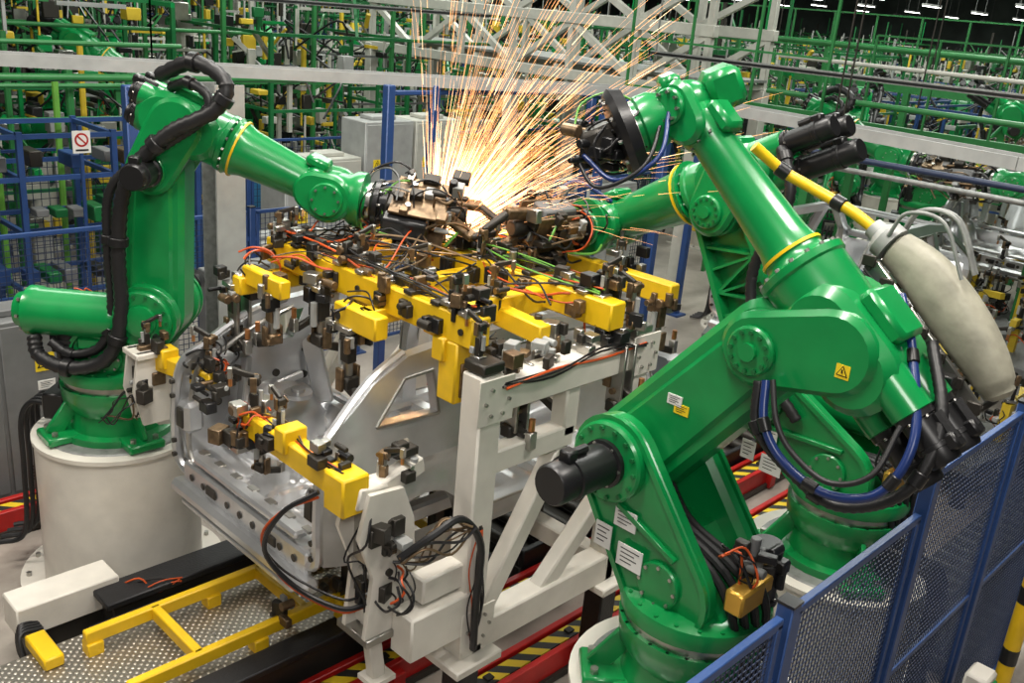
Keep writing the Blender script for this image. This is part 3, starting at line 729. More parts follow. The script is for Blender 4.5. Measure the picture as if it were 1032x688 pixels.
def corner_fixture():
    mb = MB(); W = 'white'; Y = 'yellow'
    mb.T = Matrix.Translation((.20, .14, 0))
    mb.beam((2.60, 3.30, .78), (2.58, 3.36, 1.15), .07, .09, W, .01); mb.box((2.60, 3.30, .79), (.16, .14, .03), W)
    P = [(2.46, 1.12), (2.72, 1.12), (2.95, 1.02), (3.05, 1.16), (2.90, 1.38), (2.78, 1.50), (2.76, 1.78), (2.68, 1.98), (2.46, 2.00), (2.40, 1.76), (2.50, 1.50)]
    for yy in (3.24, 3.42):
        mb.loft([[(p[0], yy, p[1]) for p in P], [(p[0], yy+.03, p[1]) for p in P]], W)
    mb.box((2.62, 3.36, 1.30), (.18, .14, .34), W, ch=.01); mb.box((2.58, 3.36, 1.94), (.24, .22, .05), W, ch=.006)
    mb.beam((2.50, 3.34, 1.94), (2.86, 3.34, 2.04), .10, .10, W, .01)
    mb.box((2.58, 3.36, 1.10), (.24, .28, .05), 'steel', ch=.006)
    for z in (1.5, 1.65, 1.8): mb.cyl((2.60, 3.225, z), (2.60, 3.24, z), .022, 'dark', n=10)
    cluster(mb, (2.62, 3.30, 1.7), 18, .12); cluster(mb, (2.60, 3.28, 1.35), 10, .09)
    for q in (-.05, .05): mb.box((2.56+q, 3.40, 1.72), (.02, .16, .36), 'steel', ch=.003)
    cables(mb, (2.50, 3.30, 1.9), (2.50, 3.30, 1.3), 6, .08, .03)
    loops_of_cable(mb, (2.62, 3.22, 1.45), 9, .13, cols=('orange', 'black', 'rubber', 'black'))
    clamp(mb, (2.62, 3.34, 1.97), -1.2, .6, 'bronze'); cluster(mb, (2.74, 3.34, 2.08), 9, .08)
    mb.T = Matrix()
    mb.beam((2.60, 3.44, 2.02), (2.54, 4.32, 2.10), .12, .14, Y, .012)
    mb.box((2.60, 3.50, 2.0), (.17, .17, .22), Y, ch=.012); mb.box((2.56, 3.95, 2.13), (.15, .10, .14), Y, ch=.01)
    mb.beam((2.60, 3.46, 1.98), (2.80, 3.48, 1.94), .12, .12, W, .01)
    for (p, a, s) in (((2.56, 4.05, 2.14), 1.5, .55), ((2.54, 4.28, 2.14), 2.5, .7)): clamp(mb, p, a, s, 'dark')
    for p in ((2.52, 4.30, 2.14), (2.60, 4.22, 2.04), (2.58, 3.60, 2.14), (2.44, 4.32, 2.0), (2.56, 4.12, 2.1)): cluster(mb, p, 9, .08, ('dark', 'bronze', 'black', 'steel'))
    clamp(mb, (2.60, 4.30, 2.04), .2, .8, 'dark', flip=True)
    mb.tube([(2.50, 3.6, 1.98), (2.36, 3.72, 1.85), (2.32, 3.82, 1.6), (2.44, 3.72, 1.38), (2.58, 3.50, 1.30), (2.72, 3.44, 1.30)], .014, 'black', n=8)
    mb.tube([(2.50, 3.6, 1.95), (2.38, 3.76, 1.83), (2.34, 3.88, 1.62), (2.44, 3.80, 1.36), (2.58, 3.52, 1.27), (2.72, 3.46, 1.27)], .008, 'orange', n=6)
    mb.tube([(2.50, 3.62, 1.96), (2.40, 3.80, 1.80), (2.37, 3.92, 1.58), (2.46, 3.84, 1.40), (2.60, 3.54, 1.33), (2.72, 3.48, 1.33)], .008, 'black', n=6)
    loops_of_cable(mb, (2.54, 4.24, 2.12), 9, .11, cols=('orange', 'black', 'rubber'))
    cables(mb, (2.58, 3.5, 2.1), (2.54, 4.25, 2.16), 4, .03, .02)
    return mb
corner_fixture().build('rear_clamp_fixture')
def far_fixture():
    mb = MB(); W = 'white'; Y = 'yellow'
    mb.beam((2.66, 5.84, 1.50), (2.66, 5.84, 1.75), .09, .09, W, .01); mb.beam((2.70, 5.84, 1.52), (3.9, 5.95, 1.30), .10, .12, W, .01)
    P = [(2.58, 1.50), (2.80, 1.50), (2.84, 1.80), (2.76, 2.02), (2.56, 2.02), (2.52, 1.75)]
    for yy in (5.76, 5.90): mb.loft([[(p[0], yy, p[1]) for p in P], [(p[0], yy+.025, p[1]) for p in P]], W)
    mb.box((2.66, 5.84, 2.0), (.24, .22, .04), W, ch=.006)
    mb.beam((2.70, 5.86, 1.94), (2.86, 5.30, 1.92), .10, .12, Y, .01); mb.box((2.74, 5.72, 1.98), (.12, .12, .14), Y, ch=.01)
    clamp(mb, (2.66, 5.84, 2.02), 0, .55); clamp(mb, (2.86, 5.36, 1.98), 2, .7, 'bronze')
    for p in ((2.84, 5.4, 2.0), (2.92, 5.3, 1.94), (2.78, 5.25, 1.88), (2.66, 5.8, 2.06), (2.62, 5.78, 1.8)): cluster(mb, p, 9, .09)
    loops_of_cable(mb, (2.88, 5.38, 2.05), 12, .12, cols=('orange', 'black', 'rubber'))
    cables(mb, (2.66, 5.9, 1.95), (2.60, 5.9, 1.5), 5, .05, .05); cables(mb, (2.55, 5.8, 1.7), (2.4, 6.0, 1.5), 5, .05, .05)
    return mb
far_fixture().build('rear_clamp_fixture')

# ------------------------------------------------------------------ lift table under the car
def lift():
    mb = MB(); Y = 'yellow'
    mb.box((2.6, 4.85, .36), (2.5, .95, .04), 'tread')
    mb.box((2.95, 4.85, .17), (2.2, .8, .34), 'dark', ch=.02)
    for y in (4.52, 5.12):
        mb.beam((1.85, y, .50), (4.6, y, .50), .06, .09, Y, .008)
    for x in (2.30, 3.05, 3.8, 4.4): mb.beam((x, 4.52, .50), (x, 5.12, .50), .06, .09, Y, .008)
    for (x, y) in ((1.9, 4.52), (1.9, 5.12), (3.6, 4.52), (3.6, 5.12), (2.7, 4.52), (2.7, 5.12)): mb.box((x, y, .42), (.10, .10, .09), Y, ch=.006)
    mb.beam((1.66, 5.10, .42), (1.66, 5.42, .42), .12, .08, Y, .01)
    mb.box((2.85, 5.50, .46), (1.5, .26, .05), 'darkplate', ch=.008); mb.box((2.85, 5.50, .22), (1.4, .18, .44), 'dark', ch=.008)
    mb.box((3.15, 4.33, .42), (2.9, .18, .05), 'darkplate', ch=.008); mb.box((3.2, 4.35, .20), (2.6, .10, .40), 'dark', ch=.008)
    for x in (3.35, 4.1, 5.2):
        for y in (4.45, 5.15):
            mb.box((x, y, .82), (.09, .09, .62), 'dark', ch=.01); mb.box((x, y, 1.14), (.14, .12, .05), 'steel', ch=.005)
    mb.box((3.35, 4.35, .52), (.30, .14, .14), Y, ch=.01); mb.box((3.9, 4.3, .7), (.34, .14, .4), 'white', ch=.01)
    for k in range(4): cluster(mb, (2.9+.35*k, 4.52, .60), 6, .07)
    mb.box((2.2, 5.28, .40), (.5, .08, .05), 'darkplate', ch=.006); mb.bolts((2.6, 4.72, .38), (0, 0, 1), .10, 6, .012, .01)
    mb.box((1.95, 5.72, .42), (.66, .26, .22), 'white', ch=.01); mb.box((1.95, 5.72, .15), (.5, .18, .30), 'dark', ch=.01)
    mb.box((2.22, 5.54, .40), (.10, .08, .12), 'steel', ch=.01)
    for k in range(8):
        mb.tube([(1.74, 5.72-.03*k, .40), (1.66-.01*k, 5.68-.03*k, .42), (1.62, 5.62-.04*k, .22), (1.68+.02*k, 5.5-.03*k, .06), (1.8, 5.45, .04)], .013, 'rubber', n=8)
    cables(mb, (2.2, 5.6, .42), (2.6, 5.35, .48), 5, .04, .04, cols=('orange', 'black'))
    return mb
lift().build('lift_table')

def rails():
    mb = MB()
    for (y, x0, x1) in ((4.05, 2.3, 9.5), (3.45, 2.7, 9.5), (7.45, -1, 9.5), (6.95, 4.2, 9.5)):
        mb.beam((x0, y-.04, .13), (x1, y-.04, .13), .05, .20, 'red', .006); mb.beam((x0, y+.16, .13), (x1, y+.16, .13), .05, .20, 'red', .006)
        mb.beam((x0, y+.06, .205), (x1, y+.06, .205), .11, .012, 'hazard')
        mb.beam((x0, y+.06, .04), (x1, y+.06, .04), .30, .05, 'dark')
        x = x0+.3
        while x < x1:
            mb.box((x, y-.09, .10), (.10, .06, .16), 'red', ch=.006); mb.box((x, y+.06, .216), (.06, .05, .02), 'dark'); x += .8
    return mb
rails().build('conveyor_rail')
def trough():
    mb = MB()
    mb.box((8.7, 4.75, .10), (7.6, .9, .20), 'dark', ch=.01)
    for k in range(25): mb.cyl((5.0+k*.3, 4.32, .26), (5.0+k*.3, 5.2, .26), .05, 'dark', n=10)
    for y in (4.3, 5.25): mb.beam((4.9, y, .28), (12.5, y, .28), .06, .16, 'darkplate', .01)
    return mb
trough().build('roller_conveyor')

mb = MB()
mb.box((8.9, 1.9, .03), (4.6, .8, .05), 'dark')
for k in range(23): mb.box((6.7+k*.2, 1.9, .07), (.03, .78, .03), 'galv')
for k in range(6): mb.tube([(6.7, 1.6+k*.05, .12), (7.5, 1.65+k*.05, .10), (9, 1.6+k*.05, .12), (11, 1.6+k*.06, .1)], .02, 'rubber', n=6)
mb.build('floor_cable_duct')

# ------------------------------------------------------------------ fences
def fence(name, y, xs, tops, zb=.15, sp=.045, pw=.07, wire=.0028, mt='blue', wm='navy'):
    root = empty(name, (0, 0, 0))
    mb = MB(); mw = MB()
    for i, x in enumerate(xs):
        zt = max(tops[max(0, i-1)], tops[min(i, len(tops)-1)])
        mb.beam((x, y, 0), (x, y, zt+.03), pw, pw, mt, .006); mb.box((x, y, .01), (.2, .16, .02), mt)
        mb.box((x, y, zt+.035), (pw+.006, pw+.006, .012), 'black')
    for i in range(len(xs)-1):
        a = xs[i]+pw/2+.02; b = xs[i+1]-pw/2-.02; zt = tops[i]-.03
        for z in (zb, zt): mb.beam((a, y, z), (b, y, z), .035, .04, mt, .004)
        for x in (a+.02, b-.02): mb.beam((x, y, zb), (x, y, zt), .035, .04, mt, .004)
        mb.beam((a, y, (zb+zt)/2), (b, y, (zb+zt)/2), .025, .03, mt)
        for z in (zb+.3, zt-.3):
            mb.box((xs[i]+pw/2+.005, y, z), (.06, .03, .05), mt); mb.box((xs[i+1]-pw/2-.005, y, z), (.06, .03, .05), mt)
        n = int((b-a)/sp)
        for k in range(n): mw.beam((a+k*sp, y, zb), (a+k*sp, y, zt), wire*2, wire*2, wm)
        n = int((zt-zb)/sp)
        for k in range(n): mw.beam((a, y, zb+k*sp), (b, y, zb+k*sp), wire*2, wire*2, wm)
    mb.build('posts_and_rails', root); mw.build('wire_mesh', root)
    return root
fence('safety_fence', 1.30, [.6, 1.75, 3.05, 4.32, 5.6, 6.9, 8.2, 9.5], [2.32, 2.32, 2.32, 2.52, 2.52, 2.52, 2.52], sp=.032, wire=.0024)
fence('safety_fence', 9.3, [1.0+1.5*k for k in range(9)], [2.0]*8, sp=.06, wire=.003)
fence('safety_fence', 12.6, [2+1.8*k for k in range(10)], [2.2]*9, sp=.10, wire=.004)

mb = MB()
P = [(3.55, 7.9), (6.34, 8.0), (6.96, 8.0), (9.6, 8.0), (9.2, 6.5), (8.9, 7.2), (12.2, 8.0)]
for (x, y) in P:
    mb.beam((x, y, 0), (x, y, 3.5), .10, .10, 'blue', .01); mb.box((x, y, .015), (.24, .24, .03), 'blue')
mb.beam((6.34, 8.0, 3.42), (9.6, 8.0, 3.42), .05, .05, 'blue', .01)
mb.beam((9.2, 6.5, 3.42), (9.2, 8.0, 3.42), .05, .05, 'blue', .01)
mb.beam((6.34, 8.0, 2.1), (9.6, 8.0, 2.1), .06, .06, 'blue', .01)
mb.build('blue_enclosure_frame')

mb = MB()
for i in range(5):
    for j in range(2):
        x = 1.6+i*1.0; y = 10.7+j*1.1
        mb.beam((x, y, 0), (x, y, 2.7), .06, .06, 'blue')
        for z in (.9, 1.6, 2.2, 2.65):
            if i < 4: mb.beam((x, y, z), (x+1.0, y, z), .045, .05, 'blue')
            if j == 0: mb.beam((x, y, z), (x, y+1.1, z), .045, .05, 'blue')
for i in range(4):
    for z in (.93, 1.63, 2.23):
        for q in range(5):
            if rnd.random() < .6: mb.box((1.75+i*1.0+q*.18, 11.0+rnd.uniform(0, .4), z+.09), (.14, rnd.uniform(.2, .5), rnd.uniform(.08, .2)), rnd.choice(('cyan', 'grey', 'dark', 'bronze', 'grey', 'blue', 'green_far', 'black')), ch=.01)
mb.build('storage_rack')

mb = MB()
x, y = 3.97, 7.14
mb.box((x, y-.11, 1.8), (.26, .02, 3.6), 'lightgrey'); mb.box((x, y+.11, 1.8), (.26, .02, 3.6), 'galv'); mb.box((x, y, 1.8), (.02, .22, 3.6), 'galv')
mb.box((x, y, .02), (.45, .45, .04), 'galv')
mb.build('steel_column')

def cabinet(x, y, w, d, h, mt='lightgrey', rz=0, doors=2, z0=.0, wx=None):
    mb = MB()
    mb.box((0, 0, z0+.05), (w-.04, d-.04, .10), 'dark'); mb.box((0, 0, z0+.1+h/2), (w, d, h), mt, ch=.012)
    for k in range(doors):
        c = -w/2+w/doors*(k+.5)
        mb.box((c, -d/2-.008, z0+.1+h/2), (w/doors-.03, .016, h-.08), mt, ch=.006)
        mb.box((c+w/doors*.36, -d/2-.025, z0+.1+h*.55), (.02, .03, .14), 'black', ch=.004)
    wx = -w/4 if wx is None else wx
    warn(mb, (wx, -d/2-.019, z0+.1+h*.75), (0, -1, 0), .12)
    label(mb, (wx, -d/2-.019, z0+.1+h*.62), (0, -1, 0), .14, .08)
    for k in range(5): mb.box((w/4, -d/2-.018, z0+.22+.03*k), (.22, .008, .012), 'dark')
    mb.box((0, 0, z0+h+.13), (w*.5, d*.5, .06), mt, ch=.01)
    return mb.build('control_cabinet', None, (x, y, 0), (0, 0, rz))
cabinet(2.35, 8.1, 1.1, .5, 1.55, 'grey', wx=.34); cabinet(5.0, 8.5, .9, .5, 1.5, 'grey')
cabinet(9.0, 11.6, .9, .6, 2.5, 'lightgrey', 0, 1); cabinet(9.95, 11.6, .9, .6, 2.5, 'white_far', 0, 1); cabinet(8.1, 11.6, .8, .6, 2.0, 'white_far', 0, 1)
cabinet(7.2, 13.2, 1.4, .6, 1.6, 'cyan', 0, 2); cabinet(7.2, 10.8, 1.0, .6, 1.9, 'lightgrey', 0, 2); cabinet(6.2, 10.2, .8, .5, 1.3, 'lightgrey', 0, 1)
cabinet(11.6, 9.4, 1.2, .7, 1.8, 'lightgrey', 0, 2)

mb = MB()
mb.box((0, 0, 0), (.34, .02, .42), 'label')
mb.lathe((0, -.011, .04), (0, -1, 0), [(0, .13), (.004, .13)], 'red', 24); mb.lathe((0, -.016, .04), (0, -1, 0), [(0, .095), (.003, .095)], 'label', 24)
mb.box((0, -.021, .04), (.22, .006, .03), 'red', (0, .78, 0)); mb.box((0, -.020, -.15), (.24, .004, .03), 'black')
mb.cyl((0, .03, .3), (0, .03, -4.8), .04, 'blue', n=8)
sg = mb.build('no_entry_sign', None, (4.05, 10.2, 2.66)); sg.scale = (.55, .55, .55)

# ------------------------------------------------------------------ overhead cable trays
def tray(name, pts, w=.30, h=.10, mt='galv'):
    mb = MB()
    for i in range(len(pts)-1):
        a = V(pts[i]); b = V(pts[i+1]); d = (b-a).normalized(); s = V((-d.y, d.x, 0))
        for sg in (-1, 1): mb.beam(a+s*w/2*sg, b+s*w/2*sg, .02, h, mt)
        L = (b-a).length; n = int(L/.3)
        for k in range(n+1): mb.beam(a+d*(L*k/n)-s*w/2-V((0, 0, h*.4)), a+d*(L*k/n)+s*w/2-V((0, 0, h*.4)), .03, .015, mt)
        for k in range(5): mb.beam(a+s*(-.1+.05*k), b+s*(-.1+.05*k), .03, .03, rnd.choice(('black', 'grey', 'rubber')))
    for p in pts[:: max(1, len(pts)-1)]:
        mb.beam((p[0], p[1], p[2]), (p[0], p[1], 9.9), .02, .02, 'galv')
    return mb.build(name)
tray('overhead_cable_tray', [(-1.6, 11.2, 3.55), (3.05, 9.5, 3.55), (9.3, 7.3, 3.52), (9.55, 7.0, 3.51), (9.6, 6.6, 3.5), (8.75, 2.53, 3.5), (8.2, -1, 3.5)], h=.11, mt='lightgrey')
tray('overhead_cable_tray', [(0, 12.4, 4.15), (12, 12.6, 4.15)], w=.2, h=.06, mt='galv')
tray('overhead_cable_tray', [(11.5, -2, 3.9), (11.5, 8.5, 3.9)], w=.2, h=.06)
mb = MB()
for (p, q, r, m) in (((0, 10.3, 3.3), (7, 10.3, 3.3), .04, 'green_pipe'), ((0, 10.3, 3.42), (7, 10.3, 3.42), .022, 'limecable'), ((0, 14, 3.6), (22, 14, 3.6), .03, 'green_pipe'),
        ((10, 0, 3.0), (10, 7, 3.0), .03, 'galv'), ((10.2, 0, 3.1), (10.2, 7, 3.1), .035, 'navy'), ((13, 0, 3.5), (13, 7.5, 3.5), .04, 'green_pipe'),
        ((13.2, 0, 4.0), (13.2, 7.5, 4.0), .03, 'white_far'), ((0, 16, 5), (24, 16, 5), .03, 'white_far'), ((16, -2, 4.2), (16, 14, 4.2), .05, 'green_pipe')):
    mb.cyl(p, q, r, m, n=10)
    for k in range(2):
        c = V(p).lerp(V(q), .2+.5*k); mb.beam(c, (c.x, c.y, 9.9), .015, .015, 'dark')
mb.build('overhead_pipes')
mb = MB()
for k in range(18):
    x = .9+k*.30; y = 12.0+.35*(k % 3)
    mb.cyl((x, y, 0), (x, y, rnd.uniform(3.0, 4.1)), rnd.choice((.03, .04, .05)), rnd.choice(('limecable', 'green_pipe', 'yellow_far', 'green_pipe', 'galv', 'green_pipe')), n=8)
for z in (2.6, 3.0, 3.5): mb.cyl((.7, 12.2, z), (6.2, 12.2, z), .03, 'green_pipe', n=8)
mb.build('coolant_pipe_bank')

# ------------------------------------------------------------------ white truss platform
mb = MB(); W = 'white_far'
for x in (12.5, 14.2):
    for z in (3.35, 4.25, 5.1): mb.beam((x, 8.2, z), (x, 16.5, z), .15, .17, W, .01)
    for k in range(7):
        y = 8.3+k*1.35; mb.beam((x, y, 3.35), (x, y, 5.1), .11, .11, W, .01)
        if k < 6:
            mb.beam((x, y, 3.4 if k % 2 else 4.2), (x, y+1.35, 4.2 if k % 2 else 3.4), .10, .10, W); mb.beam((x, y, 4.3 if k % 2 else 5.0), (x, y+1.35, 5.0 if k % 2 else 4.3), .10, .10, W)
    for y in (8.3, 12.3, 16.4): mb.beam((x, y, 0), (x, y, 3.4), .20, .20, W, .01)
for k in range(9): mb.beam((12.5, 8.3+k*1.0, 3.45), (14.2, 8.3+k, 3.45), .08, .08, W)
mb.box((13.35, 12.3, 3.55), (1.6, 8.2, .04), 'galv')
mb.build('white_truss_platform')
def railing(name, p, q, z, h=1.1, mt='green_pipe', n=None):
    mb = MB(); p = V(p); q = V(q); L = (q-p).length; n = n or int(L/.9)
    for zz in (z+h, z+h*.5): mb.beam((p.x, p.y, zz), (q.x, q.y, zz), .03, .03, mt)
    for k in range(n+1):
        c = p.lerp(q, k/n); mb.beam((c.x, c.y, z), (c.x, c.y, z+h), .035, .035, mt)
        if k % 3 == 0: mb.beam((c.x, c.y, 0), (c.x, c.y, z), .12, .12, mt)
    mb.beam((p.x, p.y, z), (q.x, q.y, z), .10, .14, mt)
    return mb.build(name)
railing('green_railing', (12.2, 9.5, 0), (12.2, 6.2, 0), 3.3, 1.5); railing('green_railing', (15.2, 7, 0), (15.2, -1, 0), 3.0, 1.4)
railing('green_railing', (20, 14, 0), (20, -2, 0), 3.4, 1.4)

# ------------------------------------------------------------------ next stations of the same line (linked copies)
dup(car, (CARO[0]+6.4, CARO[1], CARO[2])); dup(car, (CARO[0]+12.8, CARO[1], CARO[2])); dup(gan, (12.8, 0, 0)); dup(wf, (12.8, 0, 0))
BR = ((12.2, 2.0, 1.6), (14.2, 2.0, 1.9), (12.6, 6.9, -1.4), (18.4, 2.0, 1.5), (18.2, 6.9, -1.2), (20.6, 2.5, 1.4), (17.0, 10.5, .6), (21.5, 9, 2.), (23, 5, 2.4), (25, 9, .4),
      (5.4, 16.2, -.8), (10.5, 17.5, -2), (25, 1, 1.5), (8.0, 18.5, 1.), (16, 14, -1.5), (28, 6, 2), (16.2, 7.6, .4), (24, 13, -.6), (15.8, .6, 2.2))
for (x, y, r) in BR:
    dup(rnd.choice((RL, R2)), (x, y, 1.012), r)
pm = None
for (x, y, r) in BR:
    if pm is None: pm = pedestal((x, y, 0), 1.0)
    else: dup(pm, (x, y, 0))

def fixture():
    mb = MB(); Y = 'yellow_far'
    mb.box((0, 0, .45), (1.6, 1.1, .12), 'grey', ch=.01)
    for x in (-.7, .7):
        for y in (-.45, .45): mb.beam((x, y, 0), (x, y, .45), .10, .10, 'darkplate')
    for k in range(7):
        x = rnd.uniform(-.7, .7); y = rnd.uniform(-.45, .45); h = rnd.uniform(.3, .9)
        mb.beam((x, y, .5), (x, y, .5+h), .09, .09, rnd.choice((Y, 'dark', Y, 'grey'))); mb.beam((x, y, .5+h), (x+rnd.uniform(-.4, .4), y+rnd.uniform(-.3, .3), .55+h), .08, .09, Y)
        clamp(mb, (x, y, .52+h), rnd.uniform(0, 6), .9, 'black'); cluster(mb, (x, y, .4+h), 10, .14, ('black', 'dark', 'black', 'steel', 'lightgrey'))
        loops_of_cable(mb, (x, y, .5+h*.6), 5, .16, cols=('black', 'rubber', 'orange'))
    return mb
fx = fixture().build('geo_fixture', None, (13.8, 3.2, 0))
for (x, y, r) in ((14.2, 5.8, 1.2), (11.4, 6.2, .4), (16.6, 3.0, 2.), (10.2, 2.9, 3.), (17.0, 5.6, 1.), (12.6, .9, .2), (15.2, 4.3, .9), (19.5, 4.4, 2.)): dup(fx, (x, y, 0), r)

# ------------------------------------------------------------------ distant machinery modules
def module(seed):
    global rnd
    keep = rnd; rnd = random.Random(seed)
    mb = MB()
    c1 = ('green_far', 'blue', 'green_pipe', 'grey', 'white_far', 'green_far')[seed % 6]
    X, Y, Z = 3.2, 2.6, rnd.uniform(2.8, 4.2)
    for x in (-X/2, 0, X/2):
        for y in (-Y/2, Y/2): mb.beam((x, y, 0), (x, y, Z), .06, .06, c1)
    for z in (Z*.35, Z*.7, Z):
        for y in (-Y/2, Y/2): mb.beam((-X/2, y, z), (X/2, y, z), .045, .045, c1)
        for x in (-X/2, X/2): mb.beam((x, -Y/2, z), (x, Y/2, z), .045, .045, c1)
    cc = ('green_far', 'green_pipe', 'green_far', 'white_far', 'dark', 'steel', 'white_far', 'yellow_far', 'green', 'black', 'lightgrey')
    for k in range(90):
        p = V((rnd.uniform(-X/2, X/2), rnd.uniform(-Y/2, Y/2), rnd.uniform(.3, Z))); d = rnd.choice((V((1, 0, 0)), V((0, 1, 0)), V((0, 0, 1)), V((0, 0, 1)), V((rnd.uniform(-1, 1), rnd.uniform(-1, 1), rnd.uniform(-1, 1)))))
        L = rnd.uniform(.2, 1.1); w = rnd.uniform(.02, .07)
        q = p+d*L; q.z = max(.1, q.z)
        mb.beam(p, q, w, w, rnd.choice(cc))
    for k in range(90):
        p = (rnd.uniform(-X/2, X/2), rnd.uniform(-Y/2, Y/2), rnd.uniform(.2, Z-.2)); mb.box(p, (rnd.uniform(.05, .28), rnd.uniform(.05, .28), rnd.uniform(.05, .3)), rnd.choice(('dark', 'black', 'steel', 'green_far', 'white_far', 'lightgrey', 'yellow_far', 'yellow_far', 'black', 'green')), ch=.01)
    for k in range(30):
        p = V((rnd.uniform(-X/2, X/2), rnd.uniform(-Y/2, Y/2), rnd.uniform(.8, Z)))
        mb.tube([p, p+V((rnd.uniform(-.4, .4), rnd.uniform(-.4, .4), .3)), p+V((rnd.uniform(-.8, .8), rnd.uniform(-.6, .6), -.2))], .018, rnd.choice(('black', 'black', 'green_pipe', 'black')), n=5, sub=4)
    for k in range(4):
        mb.box((-X/2+rnd.uniform(.3, 2.6), rnd.uniform(-.8, .8), .8), (.5, .3, 1.6), rnd.choice(('white_far', 'grey', 'green_far', 'lightgrey')), ch=.02)
    rnd = keep
    return mb
NM = 6
mods = [module(s) for s in range(NM)]
protos = []; spots = [(5.6, 15.4), (2.6, 14.9), (9.2, 14.9), (-.4, 14.0), (12.0, 19.0)]
for i in range(2, 17):
    for j in range(0, 17):
        x = i*3.6+2.0; y = j*3.6+.0
        d = math.hypot(x, y); a = math.degrees(math.atan2(y, x))
        if a < 8 or a > 78 or d < 15.5: continue
        if y < 8.3 and x < 22 and y > 1: continue
        if 10.8 < x < 15.9 and 6.5 < y < 18: continue
        spots.append((x+rnd.uniform(-.3, .3), y+rnd.uniform(-.3, .3)))
for i, (x, y) in enumerate(spots):
    k = i % NM
    if i < NM: protos.append(mods[k].build('machinery_rack', None, (x, y, 0), (0, 0, rnd.choice((0, pi/2, pi, -pi/2)))))
    else: dup(protos[rnd.randrange(NM)], (x, y, 0), rnd.choice((0, pi/2, pi, -pi/2)))

# bollard and junction post outside the right-hand fence
mb = MB()
mb.cyl((5.4, .98, 0), (5.4, .98, 2.0), .045, 'yellow', n=14, ch=.01); mb.box((5.4, .98, .02), (.2, .2, .04), 'yellow')
for k in range(4): mb.lathe((5.4, .98, .3+.4*k), (0, 0, 1), [(0, .047), (.1, .047)], 'black', 14)
mb.build('yellow_bollard')
mb = MB()
mb.beam((4.86, 1.02, 0), (4.86, 1.02, 1.25), .06, .06, 'white', .008); mb.box((4.86, 1.02, .015), (.2, .2, .03), 'white')
mb.box((4.86, .98, 1.2), (.16, .12, .22), 'white', ch=.015); mb.box((4.86, .915, 1.22), (.10, .02, .10), 'green', ch=.006)
for k in range(4): mb.tube([(4.80+.04*k, 1.0, 1.09), (4.80+.04*k, .95, .8), (4.84+.03*k, 1.05, .4), (4.95, 1.1, .05)], .01, 'rubber', n=6)
mb.build('junction_box_post')

# ------------------------------------------------------------------ welding sparks
mb = MB(); srcs = V((4.38, 5.0, 2.68))
rv = V((.6845, -.729, 0)); fv = V((.729, .6845, 0)); uz = V((0, 0, 1))
for i in range(1700):
    ang = rnd.gauss(.52, .30)
    if ang < -.12 or ang > 1.25: ang = rnd.uniform(0, .95)
    sp = rnd.uniform(3.5, 9.5)
    d = (rv*math.sin(ang)+uz*math.cos(ang)+fv*rnd.gauss(0, .16)).normalized()
    u = rnd.random()
    t0 = rnd.uniform(.05, .34) if u < .55 else rnd.uniform(0, .12); t1 = t0+rnd.uniform(.02, .09)
    pts = []
    for k in range(5):
        t = t0+(t1-t0)*k/4; pts.append(srcs+d*sp*t*(1-.5*t)-uz*.5*5*t*t)
    hot = t0 < .07
    mb.tube(pts, rnd.uniform(.0007, .0015)*(1.8 if hot else 1), 'sparkhot' if (hot or rnd.random() < .12) else 'spark', n=4, sub=1, taper=.35, smooth=False)
for i in range(160):
    d = (rv*rnd.gauss(.35, .6)+uz*rnd.uniform(-.3, .9)+fv*rnd.gauss(0, .4)).normalized(); L = rnd.uniform(.06, .45)
    mb.tube([srcs+d*.01, srcs+d*L*.6, srcs+d*L-uz*.02], .0032, 'sparkhot', n=4, sub=1, taper=.3, smooth=False)
mb.sphere(srcs, .05, 'sparkhot', 12)
mb.build('welding_sparks')
def light(name, kind, loc, energy, color=(1, 1, 1), size=1, sy=None, rot=(0, 0, 0)):
    l = bpy.data.lights.new(name, kind); l.energy = energy; l.color = color
    if kind == 'AREA':
        l.size = size
        if sy: l.shape = 'RECTANGLE'; l.size_y = sy
    else: l.shadow_soft_size = size
    o = bpy.data.objects.new(name, l); bpy.context.scene.collection.objects.link(o); o.location = loc; o.rotation_euler = rot
    return o
light('weld_arc_light', 'POINT', tuple(srcs+uz*.14), 130, (1, .50, .20), .08)

# ------------------------------------------------------------------ room shell
def plane(name, x0, y0, x1, y1, z, mt):
    mb = MB(); mb.box(((x0+x1)/2, (y0+y1)/2, z), (x1-x0, y1-y0, .1), mt); return mb.build(name)
plane('floor', -12, -12, 75, 75, -.05, 'floor')
plane('ceiling', -12, -12, 75, 75, 10, 'ceilingm')
mb = MB(); mb.box((75, 31, 5), (.2, 87, 10), 'wallm'); mb.build('wall_east')
mb = MB(); mb.box((31, 75, 5), (87, .2, 10), 'wallm'); mb.build('wall_north')
mb = MB(); mb.box((-12, 31, 5), (.2, 87, 10), 'wallm'); mb.build('wall_west')
mb = MB(); mb.box((31, -12, 5), (87, .2, 10), 'wallm'); mb.build('wall_south')

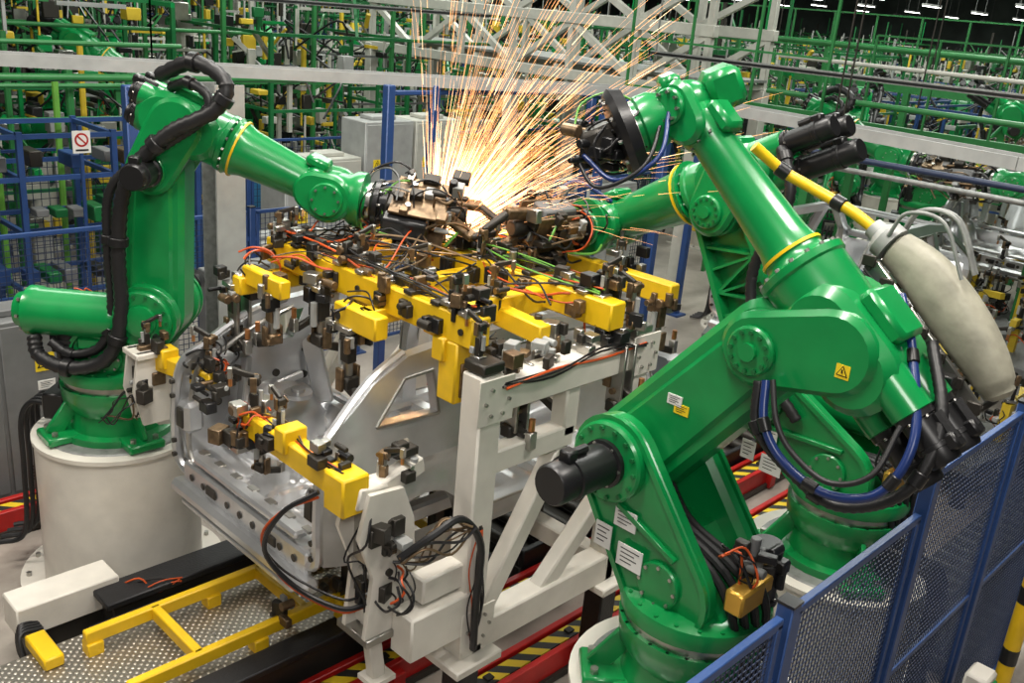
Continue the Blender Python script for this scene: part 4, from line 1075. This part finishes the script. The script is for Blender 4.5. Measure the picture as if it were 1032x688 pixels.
mb = MB()
mb.box((0, 0, .06), (1.6, .22, .08), 'lightgrey', ch=.01); mb.box((0, 0, .01), (1.5, .18, .03), 'lampglow')
for sx in (-.6, .6): mb.beam((sx, 0, .1), (sx, 0, 4.0), .015, .015, 'galv')
lamp = mb.build('strip_lamp', None, (24, 6, 5.7))
for i in range(3, 12):
    for j in range(0, 10):
        x = 5.5*i+4; y = 5.5*j+1
        if (x, y) != (24, 6) and 10 < math.degrees(math.atan2(y, x)) < 76: dup(lamp, (x, y, 5.7))
light('overhead_light', 'AREA', (1.5, 3.0, 8.5), 400, (1, .94, .86), 3, .7, (0, 0, .2))
light('overhead_light', 'AREA', (4.5, .5, 8.2), 330, (1, .94, .86), 3, .7)
light('overhead_light', 'AREA', (4.5, 6.5, 8.5), 370, (1, .95, .88), 3, .7)
light('overhead_light', 'AREA', (-1.0, 7.5, 7.5), 270, (1, .93, .84), 2, 1.5)
light('overhead_light', 'AREA', (9, 4.0, 8.5), 260, (1, 1, .94), 5, 1)
light('overhead_light', 'AREA', (7, 11.5, 8.5), 380, (.96, 1, .93), 7, 1.5)
light('overhead_light', 'AREA', (18, 6, 8.5), 650, (.97, 1, .92), 8, 2)
light('overhead_light', 'AREA', (15, 17, 8.5), 1200, (.97, 1, .92), 12, 3)
light('overhead_light', 'AREA', (35, 20, 9), 4500, (.97, 1, .92), 25, 20)
light('overhead_light', 'AREA', (-2.0, -2.5, 7.5), 250, (1, .95, .90), 2.5, 1.5, (math.radians(30), math.radians(-30), 0))

w = bpy.data.worlds.new('world'); bpy.context.scene.world = w; w.use_nodes = True
w.node_tree.nodes['Background'].inputs[0].default_value = (.85, .93, 1, 1); w.node_tree.nodes['Background'].inputs[1].default_value = .15
try:
    bpy.context.scene.view_settings.view_transform = 'Standard'
except Exception: pass

# ------------------------------------------------------------------ camera
p = math.radians(19.5); az = math.radians(43.2)
F0 = V((math.cos(az), math.sin(az), 0)); R0 = V((math.sin(az), -math.cos(az), 0))
F = F0*math.cos(p)-uz*math.sin(p); U0 = F0*math.sin(p)+uz*math.cos(p)
R = R0*.99607+U0*.0886; U = U0*.99607-R0*.0886
cam = bpy.data.cameras.new('camera'); cam.sensor_width = 36; cam.lens = 36*960/1032; cam.clip_end = 300
co = bpy.data.objects.new('camera', cam); bpy.context.scene.collection.objects.link(co)
M = Matrix((R, U, -F)).transposed().to_4x4(); M.translation = V((0, 0, 4.4)); co.matrix_world = M
bpy.context.scene.camera = co
